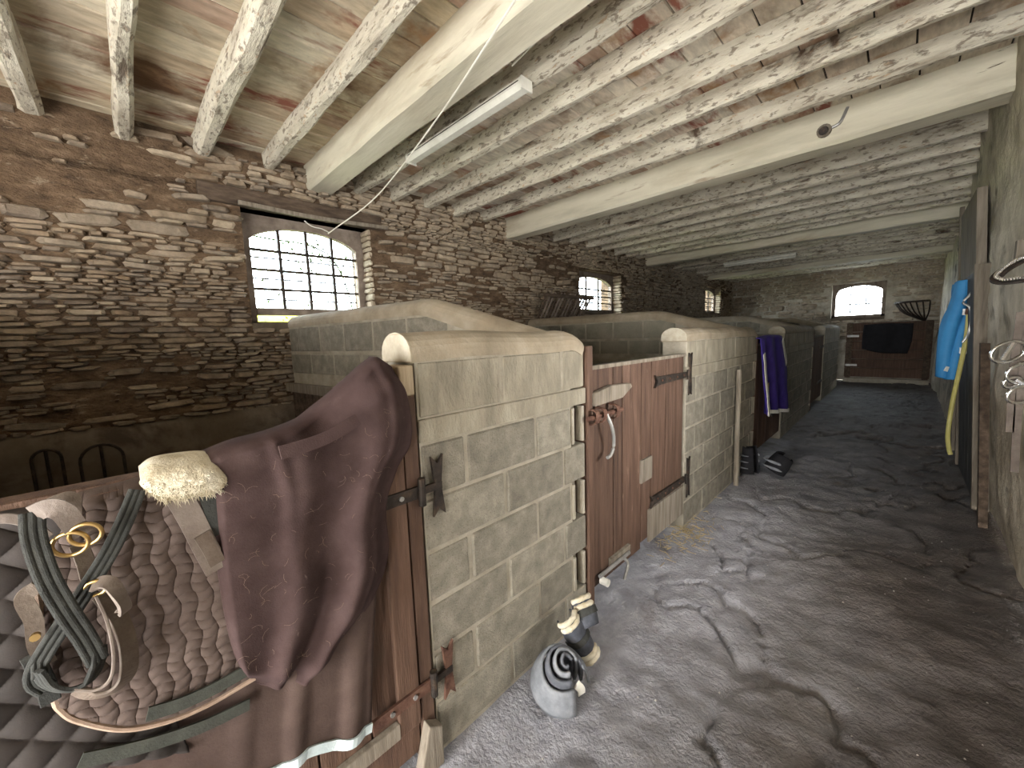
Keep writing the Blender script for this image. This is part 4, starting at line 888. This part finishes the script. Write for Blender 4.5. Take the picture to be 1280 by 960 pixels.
# ================================================================== RIGHT WALL
def wx(y, z): return XR - (.2 - .24 * float(sstep(5.5, 11, y))) * z / ZJ
d5 = thing('door_5', None, None, (XR - .1, 6, 0), kind='structure'); d5['label'] = 'tall dark grey boarded door against the right wall'
for i in range(4):
    y0, y1 = 5.32 + i * .3, 5.32 + (i + 1) * .3 - .01
    V, Fc = box(0, .05, y0, y1, .03, 2.05); V = [(wx(6, z) - .09 + x, y, z) for x, y, z in V]; obj('board', (V, Fc), 'dark_grey', d5)
V, Fc = box(0, .06, 5.3, 6.6, 2.05, 2.75); obj('upper_panel', ([(wx(6, z) - .085 + x, y, z) for x, y, z in V], Fc), 'grey_wood', d5)
for i, (y, wd) in enumerate(((6.72, .07), (5.16, .07))):
    V, Fc = box(0, .10, y, y + wd, -.03, 2.1); obj('jamb', ([(wx(y, z) - .10 + x, yy_, z) for x, yy_, z in V], Fc), 'grey_wood', d5)
V, Fc = box(0, .05, 4.72, 4.80, -.03, 1.45); obj('jamb', ([(wx(y, z) - .10 + x, yy_, z) for x, yy_, z in V], Fc), 'dark_wood', d5)
# strip of wood up the wall beyond it
tag(obj('wall_batten', ribbon([(wx(7.1, .1) - .09, 7.15, .05), (wx(7.2, 1.6) - .08, 7.2, 1.6), (wx(7.4, 3.0) - .08, 7.4, 3.0)], .06, .04, (1, 0, 0), 12), 'grey_wood'), 'tall grey batten on the right wall beside the blue rug', 'batten')
# blue rug on a bracket
YB = 5.95
S, u, v = coons([(1196, 356), (1204, 351), (1213, 353)], [(1174, 470), (1184, 474), (1194, 472)], [(1196, 356), (1188, 385), (1179, 415), (1174, 470)], [(1213, 353), (1215, 372), (1205, 408), (1199, 440), (1194, 472)], 24, 50)
P = px_plane(S, 1, YB); P[..., 1] += -.05 * np.sin(math.pi * u) + .03 * np.sin(u * 9 + v * 4)
bl_ = thing('blue_rug', 'bright blue folded rug hanging from the bracket on the right wall', 'rug', (.4, YB, .6))
obj('rug_body', sheet(P), 'blue_cloth', bl_, smooth=True, solid=.07)
obj('tag', ribbon([P[44, 6] - np.array([0, .05, 0]), P[44, 12] - np.array([0, .05, 0])], .05, .006, (0, -1, 0), 4), 'white_trim', bl_)
br_ = thing('wall_bracket', 'grey metal bracket arms on the right wall holding the blue rug', 'bracket', (XR - .2, 6.6, 1.2))
for (u0, u1, vv) in ((1199, 1229, 438), (1203, 1226, 390)):
    a = U(u0, vv, 1, 5.86); b = U(u1, vv - 1, 1, 5.86); obj('arm', box(a[0], b[0] + .01, 5.84, 5.88, a[2] - .03, a[2] + .03), 'galv', br_)
c = U(1222, 368, 1, 5.86); obj('block', box(c[0] - .05, c[0] + .04, 5.82, 5.90, c[2] - .05, c[2] + .05), 'white_paint', br_, bevel=.01)
hp = [U(1211, 392, 1, 5.8), U(1208, 420, 1, 5.8), U(1200, 460, 1, 5.8), U(1191, 500, 1, 5.8), U(1185, 540, 1, 5.8), U(1186, 560, 1, 5.8), U(1188, 568, 1, 5.8)]
hs = thing('hose', 'yellow hose hanging from the bracket down to the floor by the right wall', 'hose', tuple(hp[-1]))
obj('hose_pipe', tube(hp, .018, 8, n=40), 'yellow_hose', hs); obj('connector', tube([U(1212, 386, 1, 5.8), U(1211, 393, 1, 5.8)], .028, 8), 'rust', hs)
tag(obj('cable', tube([U(1217, 350, 1, 5.62), U(1214, 366, 1, 5.62), U(1204, 378, 1, 5.62), U(1212, 384, 1, 5.62), U(1214, 400, 1, 5.62), U(1210, 418, 1, 5.62), U(1203, 428, 1, 5.62)], .01, 6, n=30), 'galv'), 'thin grey cable looped beside the blue rug', 'cable')
# browband, bridle and bits near the right edge
YQ = 3.4
bb = thing('browband', 'dark leather browband with a row of pale beads sticking out at the right edge', 'browband', tuple(U(1270, 350, 1, YQ)))
lp = [U(1300, 320, 1, YQ), U(1275, 327, 1, YQ), U(1256, 337, 1, YQ - .03), U(1245, 348, 1, YQ - .05), U(1252, 353, 1, YQ - .08), U(1275, 351, 1, YQ - .1), U(1300, 347, 1, YQ - .1)]
pts = spline(lp, 40); obj('band', ribbon(pts, .045, .012, (0, -.4, 1)), 'iron', bb)
for i in range(3, 38, 1):
    q = pts[i] + np.array([0, -.012, .014]); obj('bead', torus(q, .006, .006, (1, 0, 0), (0, 0, 1), 6, 5), 'chrome', bb)
bd = thing('bridle', 'bridle with shiny bit rings hanging on the right wall below the browband', 'bridle', tuple(U(1270, 500, 1, YQ)))
for path, wd in (([(1276, 390), (1272, 420), (1266, 470), (1262, 540)], .03), ([(1286, 400), (1280, 450), (1272, 520), (1268, 590)], .03)):
    obj('rein', ribbon([U(a, b, 1, YQ + .05) for a, b in path], wd, .01, (0, -1, 0), 16), 'leather', bd)
for cu, cv, rr in ((1260, 440, .06), (1278, 466, .055), (1277, 493, .05), (1265, 478, .03)):
    c = U(cu, cv, 1, YQ); obj('bit_ring', torus(c, rr, .009, (1, .3, 0), (.3, 0, 1), 20, 6), 'chrome', bd, smooth=True)
obj('bit_bar', tube([U(1254, 450, 1, YQ), U(1268, 428, 1, YQ)], .012, 7), 'chrome', bd); obj('bit_bar', tube([U(1270, 474, 1, YQ), U(1280, 480, 1, YQ)], .012, 7), 'chrome', bd)
tag(obj('hook_board', box(U(1256, 430, 1, YQ + .1)[0], XR, YQ + .08, YQ + .14, 1.95, 2.05), 'grey_wood'), 'small board holding the bridle on the right wall', 'board')

# ================================================================== SMALL STUFF
def scatter(name, n, gen, mat, label, cat):
    V = []; Fc = []
    for i in range(n):
        vf = gen(); k = len(V); V += [tuple(p) for p in vf[0]]; Fc += [tuple(q + k for q in f) for f in vf[1]]
    o = obj(name, (V, Fc), mat, kind='stuff'); return tag(o, label, cat)
c = U(866, 662, 2, 0)
def g_straw():
    x = c[0] - .02 + random.gauss(0, .09); y = c[1] - .1 + random.gauss(0, .22); x = max(x, XF - .03); z = fz(x, y) + random.uniform(.004, .03); a = random.uniform(0, 6.3); L = random.uniform(.03, .09)
    return tube([(x, y, z), (x + L * math.cos(a), y + L * math.sin(a), z + random.uniform(-.006, .012))], .0022, 3)
scatter('straw', 160, g_straw, 'straw', 'loose straw on the floor under the closed plank door', 'straw')
def g_chip():
    y = random.uniform(.4, 9) ** 1.0; x = random.uniform(XF + .1, XR - .1); r = random.uniform(.002, .006); z = fz(x, y)
    return [(x - r, y - r, z), (x + r, y - r * .7, z), (x + r * .8, y + r, z), (x - r * .7, y + r, z), (x, y, z + r * 1.2)], [(0, 1, 4), (1, 2, 4), (2, 3, 4), (3, 0, 4)]
scatter('grit', 200, g_chip, 'chip', 'pale grit scattered over the trodden earth floor', 'grit')
# outside: meadow, and a climbing plant by the first window
og = obj('meadow', box(-40, XL - WT - .02, -25, 40, -.3, -.1), 'grass', kind='structure')
mk('hedge', [(0.16, 0.2, 0.012), (0.3, 0.34, 0.03)], scale=3, bump=0.3)
gy, gt_ = np.meshgrid(np.linspace(-8, 22, 120), np.linspace(0, 2 * math.pi, 24)); nn_ = fbm(np.stack([gy * .9, np.cos(gt_), np.sin(gt_)], -1) * 1.5, 4)
tag(obj('hedge', sheet(np.stack([-14 + (.7 + .3 * nn_) * np.cos(gt_), gy, 1.3 + (1.35 + .3 * nn_) * np.sin(gt_)], -1)), 'hedge', smooth=True), 'sunny yellow-green hedge glimpsed under the sash of the nearest window', 'hedge')
a, b, c_, d = WIN[0]
def g_leaf():
    if random.random() < .55: y = random.gauss(a + (b - a) * .72, .14); z = random.gauss(c_ + (d - c_) * .74, .10)
    else: y = random.uniform(a, b); z = random.uniform(c_, d)
    x = XL - WT - random.uniform(.06, .25); s_ = random.uniform(.012, .035); t_ = random.uniform(0, 6.3); dy, dz = math.cos(t_) * s_, math.sin(t_) * s_
    return [(x, y, z), (x + s_ * .4, y + dy + dz * .4, z + dz - dy * .4), (x, y + 1.8 * dy, z + 1.8 * dz), (x - s_ * .4, y + dy - dz * .4, z + dz + dy * .4)], [(0, 1, 2, 3)]
cp = thing('climbing_plant', 'leafy climbing plant outside the nearest window', 'plant', (XL - WT - .15, b - .2, -.1))
L_ = [g_leaf() for _ in range(130)]; obj('leaves', join(*L_), 'leaf', cp, kind='stuff')
obj('stem', tube([(XL - WT - .1, b + .1, -.12), (XL - WT - .08, b + .05, 1.5), (XL - WT - .1, b - .2, d - .25), (XL - WT - .12, a + .2, d - .1)], .01, 6, n=20), 'leaf', cp)
